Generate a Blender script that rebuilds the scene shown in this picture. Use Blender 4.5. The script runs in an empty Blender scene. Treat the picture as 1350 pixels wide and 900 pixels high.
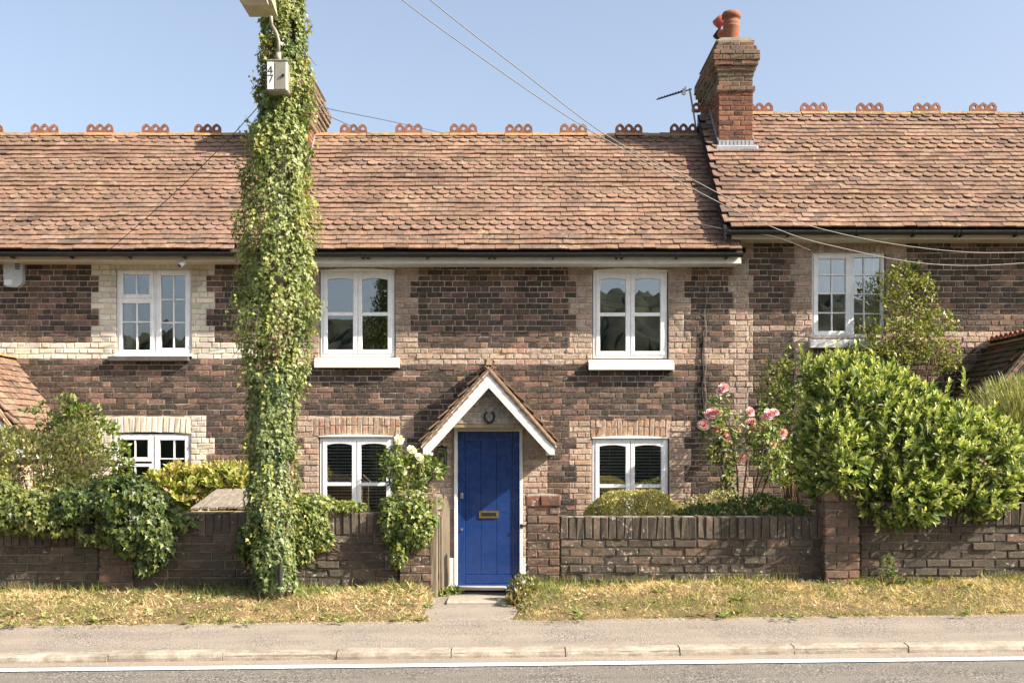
import bpy, math, random
import numpy as np
from mathutils import Matrix, Vector, noise as mnoise

# ---------------------------------------------------------------- scene, camera, light
scene = bpy.context.scene
COL = scene.collection
F, D, CX, HV, EYE = 1472.0, 15.5, 675.0, 585.0, 1.715     # calibrated camera constants
cam_d = bpy.data.cameras.new('camera')
cam = bpy.data.objects.new('camera', cam_d); COL.objects.link(cam)
cam.location = (0, -D, EYE); cam.rotation_euler = (math.radians(90), 0, 0)
cam_d.sensor_width = 36; cam_d.lens = 36 * F / 1350; cam_d.shift_y = (HV - 450) / 1350
cam_d.clip_start = 0.1; cam_d.clip_end = 3000
scene.camera = cam

SUN = Vector((2.75, -1.0, 2.12)).normalized()             # towards the sun
sun_el = math.asin(SUN.z); sun_az = math.atan2(SUN.x, SUN.y)
w = bpy.data.worlds.new('World'); scene.world = w; w.use_nodes = True
wn = w.node_tree; bg = wn.nodes['Background']
sky = wn.nodes.new('ShaderNodeTexSky'); sky.sky_type = 'NISHITA'; sky.sun_disc = False
sky.sun_elevation = sun_el; sky.sun_rotation = sun_az
sky.air_density = 1.0; sky.dust_density = 3.6; sky.ozone_density = 2.5
hs_ = wn.nodes.new('ShaderNodeHueSaturation'); hs_.inputs['Saturation'].default_value = 0.74; wn.links.new(sky.outputs[0], hs_.inputs['Color']); wn.links.new(hs_.outputs[0], bg.inputs[0]); bg.inputs[1].default_value = 0.112
sl = bpy.data.lights.new('sun', 'SUN'); sl.energy = 5.0; sl.angle = math.radians(0.5); sl.color = (1.0, 0.905, 0.78)
so = bpy.data.objects.new('sun', sl); COL.objects.link(so)
so.rotation_euler = SUN.to_track_quat('Z', 'Y').to_euler(); so.location = (20, -10, 20)
vs = scene.view_settings; vs.view_transform = 'Standard'; vs.look = 'None'; vs.gamma = 1; vs.exposure = 1.22
vs.use_curve_mapping = False

R = random.Random(7)
RN = np.random.default_rng(11)
def P(u, v, y=0.0):
    d = D + y
    return Vector(((u - CX) / F * d, y, EYE + (HV - v) / F * d))
def X(u, y=0.0): return (u - CX) / F * (D + y)
def Z(v, y=0.0): return EYE + (HV - v) / F * (D + y)
def rise(x): return 0.0115 * max(-40, min(40, x))

# ---------------------------------------------------------------- materials
def newmat(name):
    m = bpy.data.materials.new(name); m.use_nodes = True
    nt = m.node_tree; b = nt.nodes['Principled BSDF']
    return m, nt, b
def lnk(nt, a, b): nt.links.new(a, b)
def nz(nt, scale, detail=4, rough=0.6, vec=None):
    n = nt.nodes.new('ShaderNodeTexNoise'); n.inputs['Scale'].default_value = scale
    n.inputs['Detail'].default_value = detail; n.inputs['Roughness'].default_value = rough
    if vec is not None: lnk(nt, vec, n.inputs['Vector'])
    return n
def ramp(nt, src, a, b, ca=(0, 0, 0, 1), cb=(1, 1, 1, 1)):
    r = nt.nodes.new('ShaderNodeValToRGB'); r.color_ramp.elements[0].position = a; r.color_ramp.elements[1].position = b
    r.color_ramp.elements[0].color = ca; r.color_ramp.elements[1].color = cb
    lnk(nt, src, r.inputs[0]); return r
def mixc(nt, fac, a, b, mode='MIX'):
    m = nt.nodes.new('ShaderNodeMix'); m.data_type = 'RGBA'; m.blend_type = mode
    for s, val in ((m.inputs[0], fac), (m.inputs[6], a), (m.inputs[7], b)):
        if hasattr(val, 'links') or hasattr(val, 'is_linked'): lnk(nt, val, s)
        else: s.default_value = val if not isinstance(val, tuple) or len(val) == 4 else (*val, 1)
    return m.outputs[2]
def bump(nt, b, h, strength=0.5, dist=0.01):
    n = nt.nodes.new('ShaderNodeBump'); n.inputs['Strength'].default_value = strength; n.inputs['Distance'].default_value = dist
    lnk(nt, h, n.inputs['Height']); lnk(nt, n.outputs[0], b.inputs['Normal'])
def worldpos(nt):
    return nt.nodes.new('ShaderNodeNewGeometry').outputs['Position']

def mat_masonry(name, var=(0.62, 1.3), fine=60, bstr=0.7, bdist=0.006, rough=0.9, spots=None, stain=None, colour=None):
    """colour from the 'col' attribute (or fixed), weathering and relief from world-space noise"""
    m, nt, b = newmat(name); pos = worldpos(nt)
    if colour is None:
        a = nt.nodes.new('ShaderNodeAttribute'); a.attribute_name = 'col'; base = a.outputs['Color']
    else:
        rgb = nt.nodes.new('ShaderNodeRGB'); rgb.outputs[0].default_value = (*colour, 1); base = rgb.outputs[0]
    n1 = nz(nt, 22, 6, 0.7, pos); v1 = ramp(nt, n1.outputs[0], 0.25, 0.75, (var[0],) * 3 + (1,), (var[1],) * 3 + (1,))
    c = mixc(nt, 1.0, base, v1.outputs[0], 'MULTIPLY')
    n2 = nz(nt, 1.7, 5, 0.6, pos); v2 = ramp(nt, n2.outputs[0], 0.3, 0.7, (0.72, 0.7, 0.68, 1), (1.2, 1.18, 1.15, 1))
    c = mixc(nt, 1.0, c, v2.outputs[0], 'MULTIPLY')
    if stain:
        col, sc, lo, hi = stain
        n4 = nz(nt, sc, 6, 0.7, pos); r4 = ramp(nt, n4.outputs[0], lo, hi); c = mixc(nt, r4.outputs[0], c, col)
    if spots:
        col, sc, lo, hi = spots
        n3 = nz(nt, sc, 5, 0.62, pos); n3b = nz(nt, 1.3, 3, 0.5, pos)
        mm = nt.nodes.new('ShaderNodeMath'); mm.operation = 'MULTIPLY_ADD'
        lnk(nt, n3b.outputs[0], mm.inputs[0]); mm.inputs[1].default_value = 0.45; lnk(nt, n3.outputs[0], mm.inputs[2])
        r3 = ramp(nt, mm.outputs[0], lo, hi); c = mixc(nt, r3.outputs[0], c, col)
    lnk(nt, c, b.inputs['Base Color']); b.inputs['Roughness'].default_value = rough
    b.inputs['Specular IOR Level'].default_value = 0.25
    nf = nz(nt, fine, 8, 0.72, pos); bump(nt, b, nf.outputs[0], bstr, bdist)
    return m
M = {}
M['brick'] = mat_masonry('house_brick', (0.5, 1.5), 48, 1.0, 0.02, stain=((0.36, 0.28, 0.215), 26, 0.56, 0.78))
M['mortar'] = mat_masonry('mortar', (0.7, 1.2), 90, 0.8, 0.006, colour=(0.6, 0.52, 0.43))
M['cream_brick'] = mat_masonry('painted_brick', (0.85, 1.1), 70, 0.5, 0.005, 0.7, stain=((0.5, 0.38, 0.25), 14, 0.62, 0.85))
M['wallbrick'] = mat_masonry('garden_wall_brick', (0.5, 1.5), 50, 1.0, 0.012, spots=((0.42, 0.39, 0.32), 24, 0.86, 0.93), stain=((0.07, 0.06, 0.045), 4, 0.45, 0.7))
M['wallmortar'] = mat_masonry('garden_wall_mortar', (0.6, 1.2), 90, 0.8, 0.008, colour=(0.27, 0.235, 0.185))
M['tile'] = mat_masonry('clay_tile', (0.55, 1.35), 60, 0.8, 0.008, 0.9, spots=((0.42, 0.31, 0.17), 9, 0.86, 1.02), stain=((0.1, 0.068, 0.05), 3.6, 0.52, 0.78))
M['mossy'] = mat_masonry('mossy_tile', (0.5, 1.4), 60, 0.8, 0.01, 0.95, stain=((0.055, 0.06, 0.018), 5, 0.5, 0.62))
M['ridge'] = mat_masonry('ridge_clay', (0.5, 1.4), 45, 1.0, 0.012, 0.95, spots=((0.42, 0.27, 0.06), 14, 0.72, 0.92), stain=((0.2, 0.16, 0.09), 11, 0.52, 0.66))
M['crest'] = mat_masonry('crest_clay', (0.55, 1.35), 45, 0.9, 0.01, 0.95, stain=((0.1, 0.07, 0.05), 8, 0.5, 0.7), spots=((0.34, 0.25, 0.12), 16, 0.86, 0.98))
M['terracotta'] = mat_masonry('terracotta', (0.7, 1.25), 60, 0.4, 0.004, 0.85, colour=(0.25, 0.105, 0.062), stain=((0.1, 0.06, 0.045), 9, 0.6, 0.8))
M['chimney'] = mat_masonry('chimney_brick', (0.55, 1.4), 55, 1.0, 0.01, spots=((0.3, 0.25, 0.16), 12, 0.92, 1.0))
M['underlay'] = mat_masonry('roof_underlay', colour=(0.06, 0.045, 0.035))
M['lead'] = mat_masonry('lead_sheet', (0.8, 1.15), 30, 0.3, 0.004, 0.6, colour=(0.28, 0.29, 0.31))
M['concrete'] = mat_masonry('concrete', (0.75, 1.2), 60, 0.6, 0.006, 0.9, colour=(0.36, 0.32, 0.26), stain=((0.2, 0.16, 0.11), 6, 0.55, 0.75))
M['kerb'] = mat_masonry('kerb_concrete', (0.7, 1.25), 80, 0.8, 0.008, 0.9, colour=(0.37, 0.325, 0.265), stain=((0.2, 0.155, 0.105), 5, 0.48, 0.72))
M['soil'] = mat_masonry('dry_soil', (0.6, 1.4), 40, 1.0, 0.03, 1.0, colour=(0.2, 0.145, 0.075), stain=((0.11, 0.1, 0.03), 3.5, 0.45, 0.62))
M['garden_soil'] = mat_masonry('garden_soil', (0.6, 1.4), 40, 1.0, 0.03, 1.0, colour=(0.09, 0.08, 0.04))
M['bark'] = mat_masonry('bark', (0.6, 1.3), 60, 0.9, 0.01, 0.95, colour=(0.15, 0.1, 0.06))
M['slate_sill'] = mat_masonry('slate_sill', (0.7, 1.2), 60, 0.4, 0.004, 0.8, colour=(0.1, 0.095, 0.09))

def mat_plain(name, col, rough=0.5, metal=0, spec=0.5, grime=None, coat=0, bstr=0.0):
    m, nt, b = newmat(name); pos = worldpos(nt)
    n = nz(nt, 9, 5, 0.6, pos); r = ramp(nt, n.outputs[0], 0.3, 0.75, (0.86, 0.85, 0.84, 1), (1.06, 1.06, 1.06, 1))
    c = mixc(nt, 1.0, (*col, 1), r.outputs[0], 'MULTIPLY')
    if grime:
        n2 = nz(nt, 30, 6, 0.7, pos); r2 = ramp(nt, n2.outputs[0], grime[1], grime[2]); c = mixc(nt, r2.outputs[0], c, grime[0])
    lnk(nt, c, b.inputs['Base Color'])
    rr = ramp(nt, n.outputs[0], 0.3, 0.7, (max(0, rough - .07),) * 3 + (1,), (min(1, rough + .1),) * 3 + (1,)); lnk(nt, rr.outputs[0], b.inputs['Roughness'])
    b.inputs['Metallic'].default_value = metal; b.inputs['Specular IOR Level'].default_value = spec; b.inputs['Coat Weight'].default_value = coat
    if bstr:
        nb = nz(nt, 25, 5, 0.6, pos); bump(nt, b, nb.outputs[0], bstr, 0.004)
    return m
M['white'] = mat_plain('white_frame', (0.82, 0.82, 0.81), 0.35)
M['white_paint'] = mat_plain('white_paint', (0.72, 0.71, 0.685), 0.55, grime=((0.5, 0.46, 0.38), 0.62, 0.85), bstr=0.2)
M['cream_paint'] = mat_plain('cream_paint', (0.62, 0.55, 0.42), 0.55, grime=((0.3, 0.24, 0.16), 0.58, 0.85), bstr=0.2)
M['blue'] = mat_plain('blue_gloss_paint', (0.009, 0.04, 0.165), 0.26, coat=0.3, bstr=0.08, grime=((0.05, 0.07, 0.13), 0.6, 0.9))
M['black'] = mat_plain('black_plastic', (0.022, 0.021, 0.02), 0.45, grime=((0.1, 0.08, 0.06), 0.6, 0.9))
M['iron'] = mat_plain('dark_iron', (0.03, 0.028, 0.026), 0.55, 0.6)
M['brass'] = mat_plain('brass', (0.62, 0.42, 0.18), 0.3, 1.0)
M['steel'] = mat_plain('steel', (0.6, 0.6, 0.58), 0.3, 1.0)
M['galv'] = mat_plain('galvanised', (0.3, 0.285, 0.235), 0.55, 0.35, grime=((0.2, 0.16, 0.08), 0.55, 0.8))
M['lampcase'] = mat_plain('lamp_casing', (0.42, 0.38, 0.22), 0.5, grime=((0.18, 0.14, 0.06), 0.55, 0.8))
M['lampglass'] = mat_plain('lamp_bowl', (0.5, 0.48, 0.4), 0.2)
M['poleconc'] = mat_plain('pole_concrete', (0.2, 0.175, 0.14), 0.8, bstr=0.4)  # darkened so gaps in the ivy read as shaded hollows
M['cable'] = mat_plain('pale_cable', (0.17, 0.16, 0.145), 0.6)
M['darkcable'] = mat_plain('dark_cable', (0.05, 0.05, 0.05), 0.6)
M['curtain'] = mat_plain('curtain_cloth', (0.6, 0.6, 0.58), 0.9)
M['blind'] = mat_plain('blind_slat', (0.75, 0.72, 0.66), 0.5)
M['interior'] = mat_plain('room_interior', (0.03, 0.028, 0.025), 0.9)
M['alarm'] = mat_plain('alarm_casing', (0.5, 0.53, 0.55), 0.4)
M['rustred'] = mat_plain('red_cowl', (0.42, 0.1, 0.06), 0.6)
M['digit'] = mat_plain('digit_black', (0.02, 0.02, 0.02), 0.6)

def mat_wood(name, a, b2, scale=(3, 60, 60)):
    m, nt, b = newmat(name); pos = worldpos(nt)
    mp = nt.nodes.new('ShaderNodeMapping'); mp.inputs['Scale'].default_value = scale; lnk(nt, pos, mp.inputs[0])
    n = nz(nt, 1, 6, 0.65, mp.outputs[0]); r = ramp(nt, n.outputs[0], 0.3, 0.7, (*a, 1), (*b2, 1))
    lnk(nt, r.outputs[0], b.inputs['Base Color']); b.inputs['Roughness'].default_value = 0.85
    bump(nt, b, n.outputs[0], 0.5, 0.004); return m
M['wood_lid'] = mat_wood('weathered_boards', (0.13, 0.108, 0.085), (0.33, 0.28, 0.215), (40, 4, 40))
M['wood_gate'] = mat_wood('gate_wood', (0.07, 0.055, 0.035), (0.24, 0.19, 0.125), (60, 60, 4))
M['wood_new'] = mat_wood('pale_wood', (0.3, 0.22, 0.11), (0.45, 0.34, 0.19), (40, 40, 6))

def mat_leaf(name, rough=0.42, trans=0.3, spec=0.5):
    m, nt, b = newmat(name)
    a = nt.nodes.new('ShaderNodeAttribute'); a.attribute_name = 'col'
    pos = worldpos(nt); n = nz(nt, 35, 3, 0.5, pos); r = ramp(nt, n.outputs[0], 0.3, 0.7, (0.75, 0.78, 0.75, 1), (1.2, 1.15, 1.1, 1))
    c = mixc(nt, 1.0, a.outputs['Color'], r.outputs[0], 'MULTIPLY')
    lnk(nt, c, b.inputs['Base Color']); b.inputs['Roughness'].default_value = rough; b.inputs['Specular IOR Level'].default_value = spec
    t = nt.nodes.new('ShaderNodeBsdfTranslucent'); tc = mixc(nt, 1.0, c, (1.25, 1.3, 0.55, 1), 'MULTIPLY'); lnk(nt, tc, t.inputs[0])
    mx = nt.nodes.new('ShaderNodeMixShader'); mx.inputs[0].default_value = trans
    lnk(nt, b.outputs[0], mx.inputs[1]); lnk(nt, t.outputs[0], mx.inputs[2]); lnk(nt, mx.outputs[0], nt.nodes['Material Output'].inputs[0])
    return m
M['leaf'] = mat_leaf('leaf'); M['gloss_leaf'] = mat_leaf('glossy_leaf', 0.42, 0.28, 0.4); M['grass'] = mat_leaf('grass_blade', 0.6, 0.3, 0.25)
M['petal'] = mat_leaf('petal', 0.6, 0.3, 0.2)

def mat_glass():
    m, nt, b = newmat('window_glass')
    g = nt.nodes.new('ShaderNodeBsdfGlossy'); g.inputs['Roughness'].default_value = 0.0; g.inputs[0].default_value = (0.95, 0.97, 1, 1)
    t = nt.nodes.new('ShaderNodeBsdfTransparent'); t.inputs[0].default_value = (0.96, 0.97, 0.965, 1)
    lw = nt.nodes.new('ShaderNodeFresnel'); lw.inputs[0].default_value = 1.85
    mx = nt.nodes.new('ShaderNodeMixShader'); mm = nt.nodes.new('ShaderNodeMath'); mm.operation = 'ADD'; mm.inputs[1].default_value = 0.085
    lnk(nt, lw.outputs[0], mm.inputs[0]); lnk(nt, mm.outputs[0], mx.inputs[0])
    lnk(nt, t.outputs[0], mx.inputs[1]); lnk(nt, g.outputs[0], mx.inputs[2]); lnk(nt, mx.outputs[0], nt.nodes['Material Output'].inputs[0])
    nb = nz(nt, 2.2, 2, 0.4, worldpos(nt)); bp = nt.nodes.new('ShaderNodeBump'); bp.inputs['Strength'].default_value = 0.04; bp.inputs['Distance'].default_value = 0.02
    lnk(nt, nb.outputs[0], bp.inputs['Height']); lnk(nt, bp.outputs[0], g.inputs['Normal'])
    return m
M['glass'] = mat_glass()

def mat_asphalt(name, c0, c1, sc, speck, dirt):
    m, nt, b = newmat(name); pos = worldpos(nt)
    v = nt.nodes.new('ShaderNodeTexVoronoi'); v.inputs['Scale'].default_value = sc; lnk(nt, pos, v.inputs['Vector'])
    sep = nt.nodes.new('ShaderNodeSeparateColor'); lnk(nt, v.outputs['Color'], sep.inputs[0])
    r = ramp(nt, sep.outputs[0], 0.1, 0.95, (*c0, 1), (*c1, 1))
    r2 = ramp(nt, sep.outputs[1], 0.86, 0.9); c = mixc(nt, r2.outputs[0], r.outputs[0], speck)
    n = nz(nt, 1.6, 7, 0.7, pos); rd = ramp(nt, n.outputs[0], 0.4, 0.62); c = mixc(nt, rd.outputs[0], c, dirt)
    mp = nt.nodes.new('ShaderNodeMapping'); mp.inputs['Scale'].default_value = (0.5, 5, 1); lnk(nt, pos, mp.inputs[0])
    n2 = nz(nt, 1.0, 4, 0.6, mp.outputs[0]); r3 = ramp(nt, n2.outputs[0], 0.3, 0.7, (0.85, 0.85, 0.85, 1), (1.12, 1.12, 1.12, 1))
    c = mixc(nt, 1.0, c, r3.outputs[0], 'MULTIPLY')
    lnk(nt, c, b.inputs['Base Color']); b.inputs['Roughness'].default_value = 0.9; b.inputs['Specular IOR Level'].default_value = 0.3
    bump(nt, b, v.outputs['Distance'], 0.7, 0.006); return m
M['road'] = mat_asphalt('road_asphalt', (0.06, 0.054, 0.047), (0.2, 0.178, 0.15), 80, (0.33, 0.3, 0.26), (0.17, 0.152, 0.128))
M['pavement'] = mat_asphalt('pavement_asphalt', (0.13, 0.109, 0.09), (0.28, 0.238, 0.195), 110, (0.38, 0.335, 0.28), (0.27, 0.228, 0.182))
M['channel'] = mat_asphalt('dusty_channel', (0.18, 0.15, 0.12), (0.32, 0.27, 0.215), 110, (0.38, 0.33, 0.27), (0.28, 0.235, 0.185))
M['patch'] = mat_asphalt('pale_patch', (0.3, 0.25, 0.2), (0.4, 0.34, 0.28), 90, (0.45, 0.4, 0.33), (0.33, 0.28, 0.22))
def mat_line():
    m, nt, b = newmat('line_paint'); pos = worldpos(nt)
    n = nz(nt, 40, 6, 0.75, pos); r = ramp(nt, n.outputs[0], 0.32, 0.46, (0.24, 0.22, 0.19, 1), (0.62, 0.61, 0.57, 1))
    lnk(nt, r.outputs[0], b.inputs['Base Color']); b.inputs['Roughness'].default_value = 0.7; bump(nt, b, n.outputs[0], 0.3, 0.003); return m
M['line'] = mat_line()
def mat_hill():
    m, nt, b = newmat('wooded_hill'); pos = worldpos(nt)
    n = nz(nt, 0.09, 8, 0.7, pos); r = ramp(nt, n.outputs[0], 0.35, 0.68, (0.006, 0.010, 0.004, 1), (0.045, 0.055, 0.018, 1))
    lnk(nt, r.outputs[0], b.inputs['Base Color']); b.inputs['Roughness'].default_value = 1; return m
M['hill'] = mat_hill()
M['field'] = mat_masonry('field_grass', (0.6, 1.4), 8, 0.8, 0.1, 1.0, colour=(0.1, 0.11, 0.035))

# ---------------------------------------------------------------- mesh helpers
def set_props(o, label=None, cat=None, group=None, kind=None):
    if label: o['label'] = label
    if cat: o['category'] = cat
    if group: o['group'] = group
    if kind: o['kind'] = kind
    return o
def attach(o, parent):
    if parent is not None:
        o.parent = parent
        if parent.type == 'EMPTY': o.matrix_parent_inverse = Matrix.Translation(-Vector(parent.location))
def link(name, mesh, parent=None, kind=None):
    o = bpy.data.objects.new(name, mesh); COL.objects.link(o); attach(o, parent)
    if kind: o['kind'] = kind
    return o
def thing(name, loc, label, cat, group=None):
    o = bpy.data.objects.new(name, None); COL.objects.link(o); o.location = loc; o.empty_display_size = 0.2
    return set_props(o, label, cat, group)
def mesh_np(name, V, faces, col=None, mat=None, smooth=False):
    """V (n,3); faces list of index sequences or (k,m) array; col (n,3)"""
    V = np.asarray(V, dtype=np.float32).reshape(-1, 3)
    me = bpy.data.meshes.new(name)
    if isinstance(faces, np.ndarray):
        k, mm = faces.shape; loops = faces.reshape(-1); starts = np.arange(k) * mm
    else:
        ln = np.array([len(f) for f in faces]); loops = np.fromiter((i for f in faces for i in f), dtype=np.int32)
        starts = np.concatenate(([0], np.cumsum(ln)[:-1]))
    me.vertices.add(len(V)); me.vertices.foreach_set('co', V.reshape(-1))
    me.loops.add(len(loops)); me.loops.foreach_set('vertex_index', np.asarray(loops, dtype=np.int32))
    me.polygons.add(len(starts)); me.polygons.foreach_set('loop_start', np.asarray(starts, dtype=np.int32))
    me.update(calc_edges=True)
    me.polygons.foreach_set('use_smooth', np.full(len(starts), bool(smooth)))
    if col is not None:
        a = me.attributes.new('col', 'FLOAT_COLOR', 'POINT')
        c = np.ones((len(V), 4), dtype=np.float32); c[:, :3] = col; a.data.foreach_set('color', c.reshape(-1))
    if mat is not None: me.materials.append(M[mat] if isinstance(mat, str) else mat)
    return me
class MB:
    def __init__(s): s.v, s.f = [], []
    def add(s, vs_, fs):
        o = len(s.v); s.v += [tuple(p) for p in vs_]; s.f += [tuple(i + o for i in f) for f in fs]; return s
    def box(s, x0, x1, y0, y1, z0, z1):
        return s.add([(x0, y0, z0), (x1, y0, z0), (x1, y1, z0), (x0, y1, z0), (x0, y0, z1), (x1, y0, z1), (x1, y1, z1), (x0, y1, z1)],
                     [(0, 3, 2, 1), (4, 5, 6, 7), (0, 1, 5, 4), (1, 2, 6, 5), (2, 3, 7, 6), (3, 0, 4, 7)])
    def cbox(s, x0, x1, y0, y1, z0, z1, b=0.004, mtx=None):
        """box with chamfered edges"""
        lo = (min(x0, x1), min(y0, y1), min(z0, z1)); hi = (max(x0, x1), max(y0, y1), max(z0, z1))
        b = min([b] + [(hi[i] - lo[i]) * 0.4 for i in range(3)])
        idx, vv = {}, []
        for sx in (0, 1):
            for sy in (0, 1):
                for sz in (0, 1):
                    sg = (sx, sy, sz); full = [hi[i] if sg[i] else lo[i] for i in range(3)]
                    ins = [full[i] + (-b if sg[i] else b) for i in range(3)]
                    for ax in range(3):
                        q = list(ins); q[ax] = full[ax]; idx[(sg, ax)] = len(vv); vv.append(tuple(q))
        ff = []
        for ax in range(3):
            a, c = (ax + 1) % 3, (ax + 2) % 3
            for sd in (0, 1):
                cyc = [(0, 0), (1, 0), (1, 1), (0, 1)]
                if not sd: cyc = cyc[::-1]
                f = []
                for p, q in cyc:
                    sg = [0, 0, 0]; sg[ax] = sd; sg[a] = p; sg[c] = q; f.append(idx[(tuple(sg), ax)])
                ff.append(tuple(f))
        for ax in range(3):
            a, c = (ax + 1) % 3, (ax + 2) % 3
            for p in (0, 1):
                for q in (0, 1):
                    s0 = [0, 0, 0]; s0[a] = p; s0[c] = q; s1 = list(s0); s1[ax] = 1
                    f = (idx[(tuple(s0), a)], idx[(tuple(s1), a)], idx[(tuple(s1), c)], idx[(tuple(s0), c)])
                    ff.append(f if (p ^ q) else f[::-1])
        for sg in [(x, y, z) for x in (0, 1) for y in (0, 1) for z in (0, 1)]:
            f = (idx[(sg, 0)], idx[(sg, 1)], idx[(sg, 2)]); ff.append(f if sum(sg) % 2 else f[::-1])
        if mtx is not None: vv = [tuple(mtx @ Vector(p)) for p in vv]
        return s.add(vv, ff)
    def prism(s, poly, fn, a0, a1):
        """poly 2d points; fn(p,q,a)->3d"""
        n = len(poly); v = [fn(p, q, a0) for p, q in poly] + [fn(p, q, a1) for p, q in poly]
        f = [tuple(range(n))[::-1], tuple(range(n, 2 * n))] + [(i, (i + 1) % n, n + (i + 1) % n, n + i) for i in range(n)]
        return s.add(v, f)
    def tube(s, pts, r, n=8, caps=True):
        pts = [Vector(p) for p in pts]; rs = r if isinstance(r, (list, tuple)) else [r] * len(pts)
        o = len(s.v); up = None
        for i, p in enumerate(pts):
            t = (pts[min(i + 1, len(pts) - 1)] - pts[max(i - 1, 0)]).normalized()
            if up is None:
                up = Vector((0, 0, 1)) if abs(t.z) < 0.9 else Vector((1, 0, 0))
            a = t.cross(up).normalized(); bb = a.cross(t).normalized(); up = bb
            for k in range(n):
                th = 2 * math.pi * k / n; s.v.append(tuple(p + (a * math.cos(th) + bb * math.sin(th)) * rs[i]))
        for i in range(len(pts) - 1):
            for k in range(n):
                k2 = (k + 1) % n; s.f.append((o + i * n + k, o + i * n + k2, o + (i + 1) * n + k2, o + (i + 1) * n + k))
        if caps:
            s.f.append(tuple(o + k for k in range(n))[::-1]); s.f.append(tuple(o + (len(pts) - 1) * n + k for k in range(n)))
        return s
    def lathe(s, prof, c, n=20):
        """prof: (r,z) list about vertical axis at c"""
        o = len(s.v)
        for r, z in prof:
            for k in range(n):
                th = 2 * math.pi * k / n; s.v.append((c[0] + r * math.cos(th), c[1] + r * math.sin(th), c[2] + z))
        for i in range(len(prof) - 1):
            for k in range(n):
                k2 = (k + 1) % n; s.f.append((o + i * n + k, o + i * n + k2, o + (i + 1) * n + k2, o + (i + 1) * n + k))
        s.f.append(tuple(o + (len(prof) - 1) * n + k for k in range(n)))
        return s
    def build(s, name, mat, parent=None, smooth=False, kind=None):
        return link(name, mesh_np(name, s.v, s.f, None, mat, smooth), parent, kind)

# ---------------------------------------------------------------- bricks
def pal(kind, r):
    j = r.uniform
    if kind == 'dark':
        t = r.random()
        if t < 0.42: b = (0.073, 0.056, 0.045)
        elif t < 0.76: b = (0.125, 0.088, 0.067)
        elif t < 0.94: b = (0.19, 0.124, 0.09)
        else: b = (0.24, 0.15, 0.108)
    elif kind == 'field':                                   # lower, more weathered courses
        t = r.random()
        if t < 0.3: b = (0.085, 0.055, 0.045)
        elif t < 0.68: b = (0.16, 0.105, 0.08)
        elif t < 0.9: b = (0.22, 0.14, 0.105)
        else: b = (0.3, 0.19, 0.14)
    elif kind == 'pink':
        t = r.random(); b = (0.45, 0.33, 0.25) if t < 0.6 else ((0.5, 0.39, 0.305) if t < 0.85 else (0.42, 0.28, 0.2))
    elif kind == 'salmon':
        b = (0.45, 0.29, 0.2) if r.random() < 0.5 else (0.47, 0.34, 0.25)
    elif kind == 'buff':
        b = (0.42, 0.325, 0.255) if r.random() < 0.6 else (0.37, 0.275, 0.215)
    elif kind == 'cream':
        b = (0.64, 0.59, 0.49) if r.random() < 0.8 else (0.58, 0.52, 0.41)
    elif kind == 'grey':
        b = (0.33, 0.315, 0.27) if r.random() < 0.7 else (0.38, 0.34, 0.28)
    elif kind == 'wall':
        t = r.random(); b = (0.083, 0.068, 0.053) if t < 0.55 else ((0.115, 0.09, 0.069) if t < 0.88 else (0.15, 0.108, 0.08))
    elif kind == 'pier':
        t = r.random(); b = (0.14, 0.095, 0.07) if t < 0.6 else (0.21, 0.13, 0.09)
    elif kind == 'red':
        b = (0.19, 0.085, 0.058) if r.random() < 0.6 else (0.2, 0.12, 0.085)
    elif kind == 'stack':
        t = r.random(); b = (0.2, 0.088, 0.055) if t < 0.5 else ((0.27, 0.13, 0.08) if t < 0.8 else (0.12, 0.062, 0.047))
    elif kind == 'corbel':
        b = (0.15, 0.115, 0.08) if r.random() < 0.6 else (0.19, 0.115, 0.075)
    k = j(0.86, 1.14)
    return tuple(max(0.0, c * k * j(0.95, 1.05)) for c in b)
BF = []                                                      # 4x4 front grid + 12-vertex back ring
for r_ in range(3):
    for c_ in range(3): BF.append((r_ * 4 + c_, r_ * 4 + c_ + 1, (r_ + 1) * 4 + c_ + 1, (r_ + 1) * 4 + c_))
PER = [0, 1, 2, 3, 7, 11, 15, 14, 13, 12, 8, 4]
for i in range(12):
    a, b_ = PER[i], PER[(i + 1) % 12]; BF.append((b_, a, 16 + i, 16 + (i + 1) % 12))
BF = np.array(BF, dtype=np.int32)
def brick_geo(w_, h_, dep, rough=0.0035):
    """local: x along, y depth (front at 0, back at +dep), z up; arrays -> (N,28,3)"""
    w_ = np.asarray(w_, float); h_ = np.asarray(h_, float); dep = np.asarray(dep, float); n = len(w_)
    V = np.zeros((n, 28, 3)); e = 0.0085
    xs = np.stack([-w_ / 2, -w_ / 2 + e, w_ / 2 - e, w_ / 2], 1); zs = np.stack([-h_ / 2, -h_ / 2 + e, h_ / 2 - e, h_ / 2], 1)
    tilt = RN.normal(0, 0.008, (n, 2))
    for r_ in range(4):
        for c_ in range(4):
            k = r_ * 4 + c_; inner = r_ in (1, 2) and c_ in (1, 2)
            V[:, k, 0] = xs[:, c_] + RN.normal(0, 0.0012, n); V[:, k, 2] = zs[:, r_] + RN.normal(0, 0.0012, n)
            V[:, k, 1] = (RN.normal(0, rough, n) if inner else 0.003 + np.abs(RN.normal(0, rough * 0.5, n))) + tilt[:, 0] * V[:, k, 0] + tilt[:, 1] * V[:, k, 2]
    V[:, :16, 1] = np.minimum(V[:, :16, 1], 0.0072)
    for i, p in enumerate(PER):
        V[:, 16 + i, 0] = V[:, p, 0]; V[:, 16 + i, 2] = V[:, p, 2]; V[:, 16 + i, 1] = dep
    return V
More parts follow.
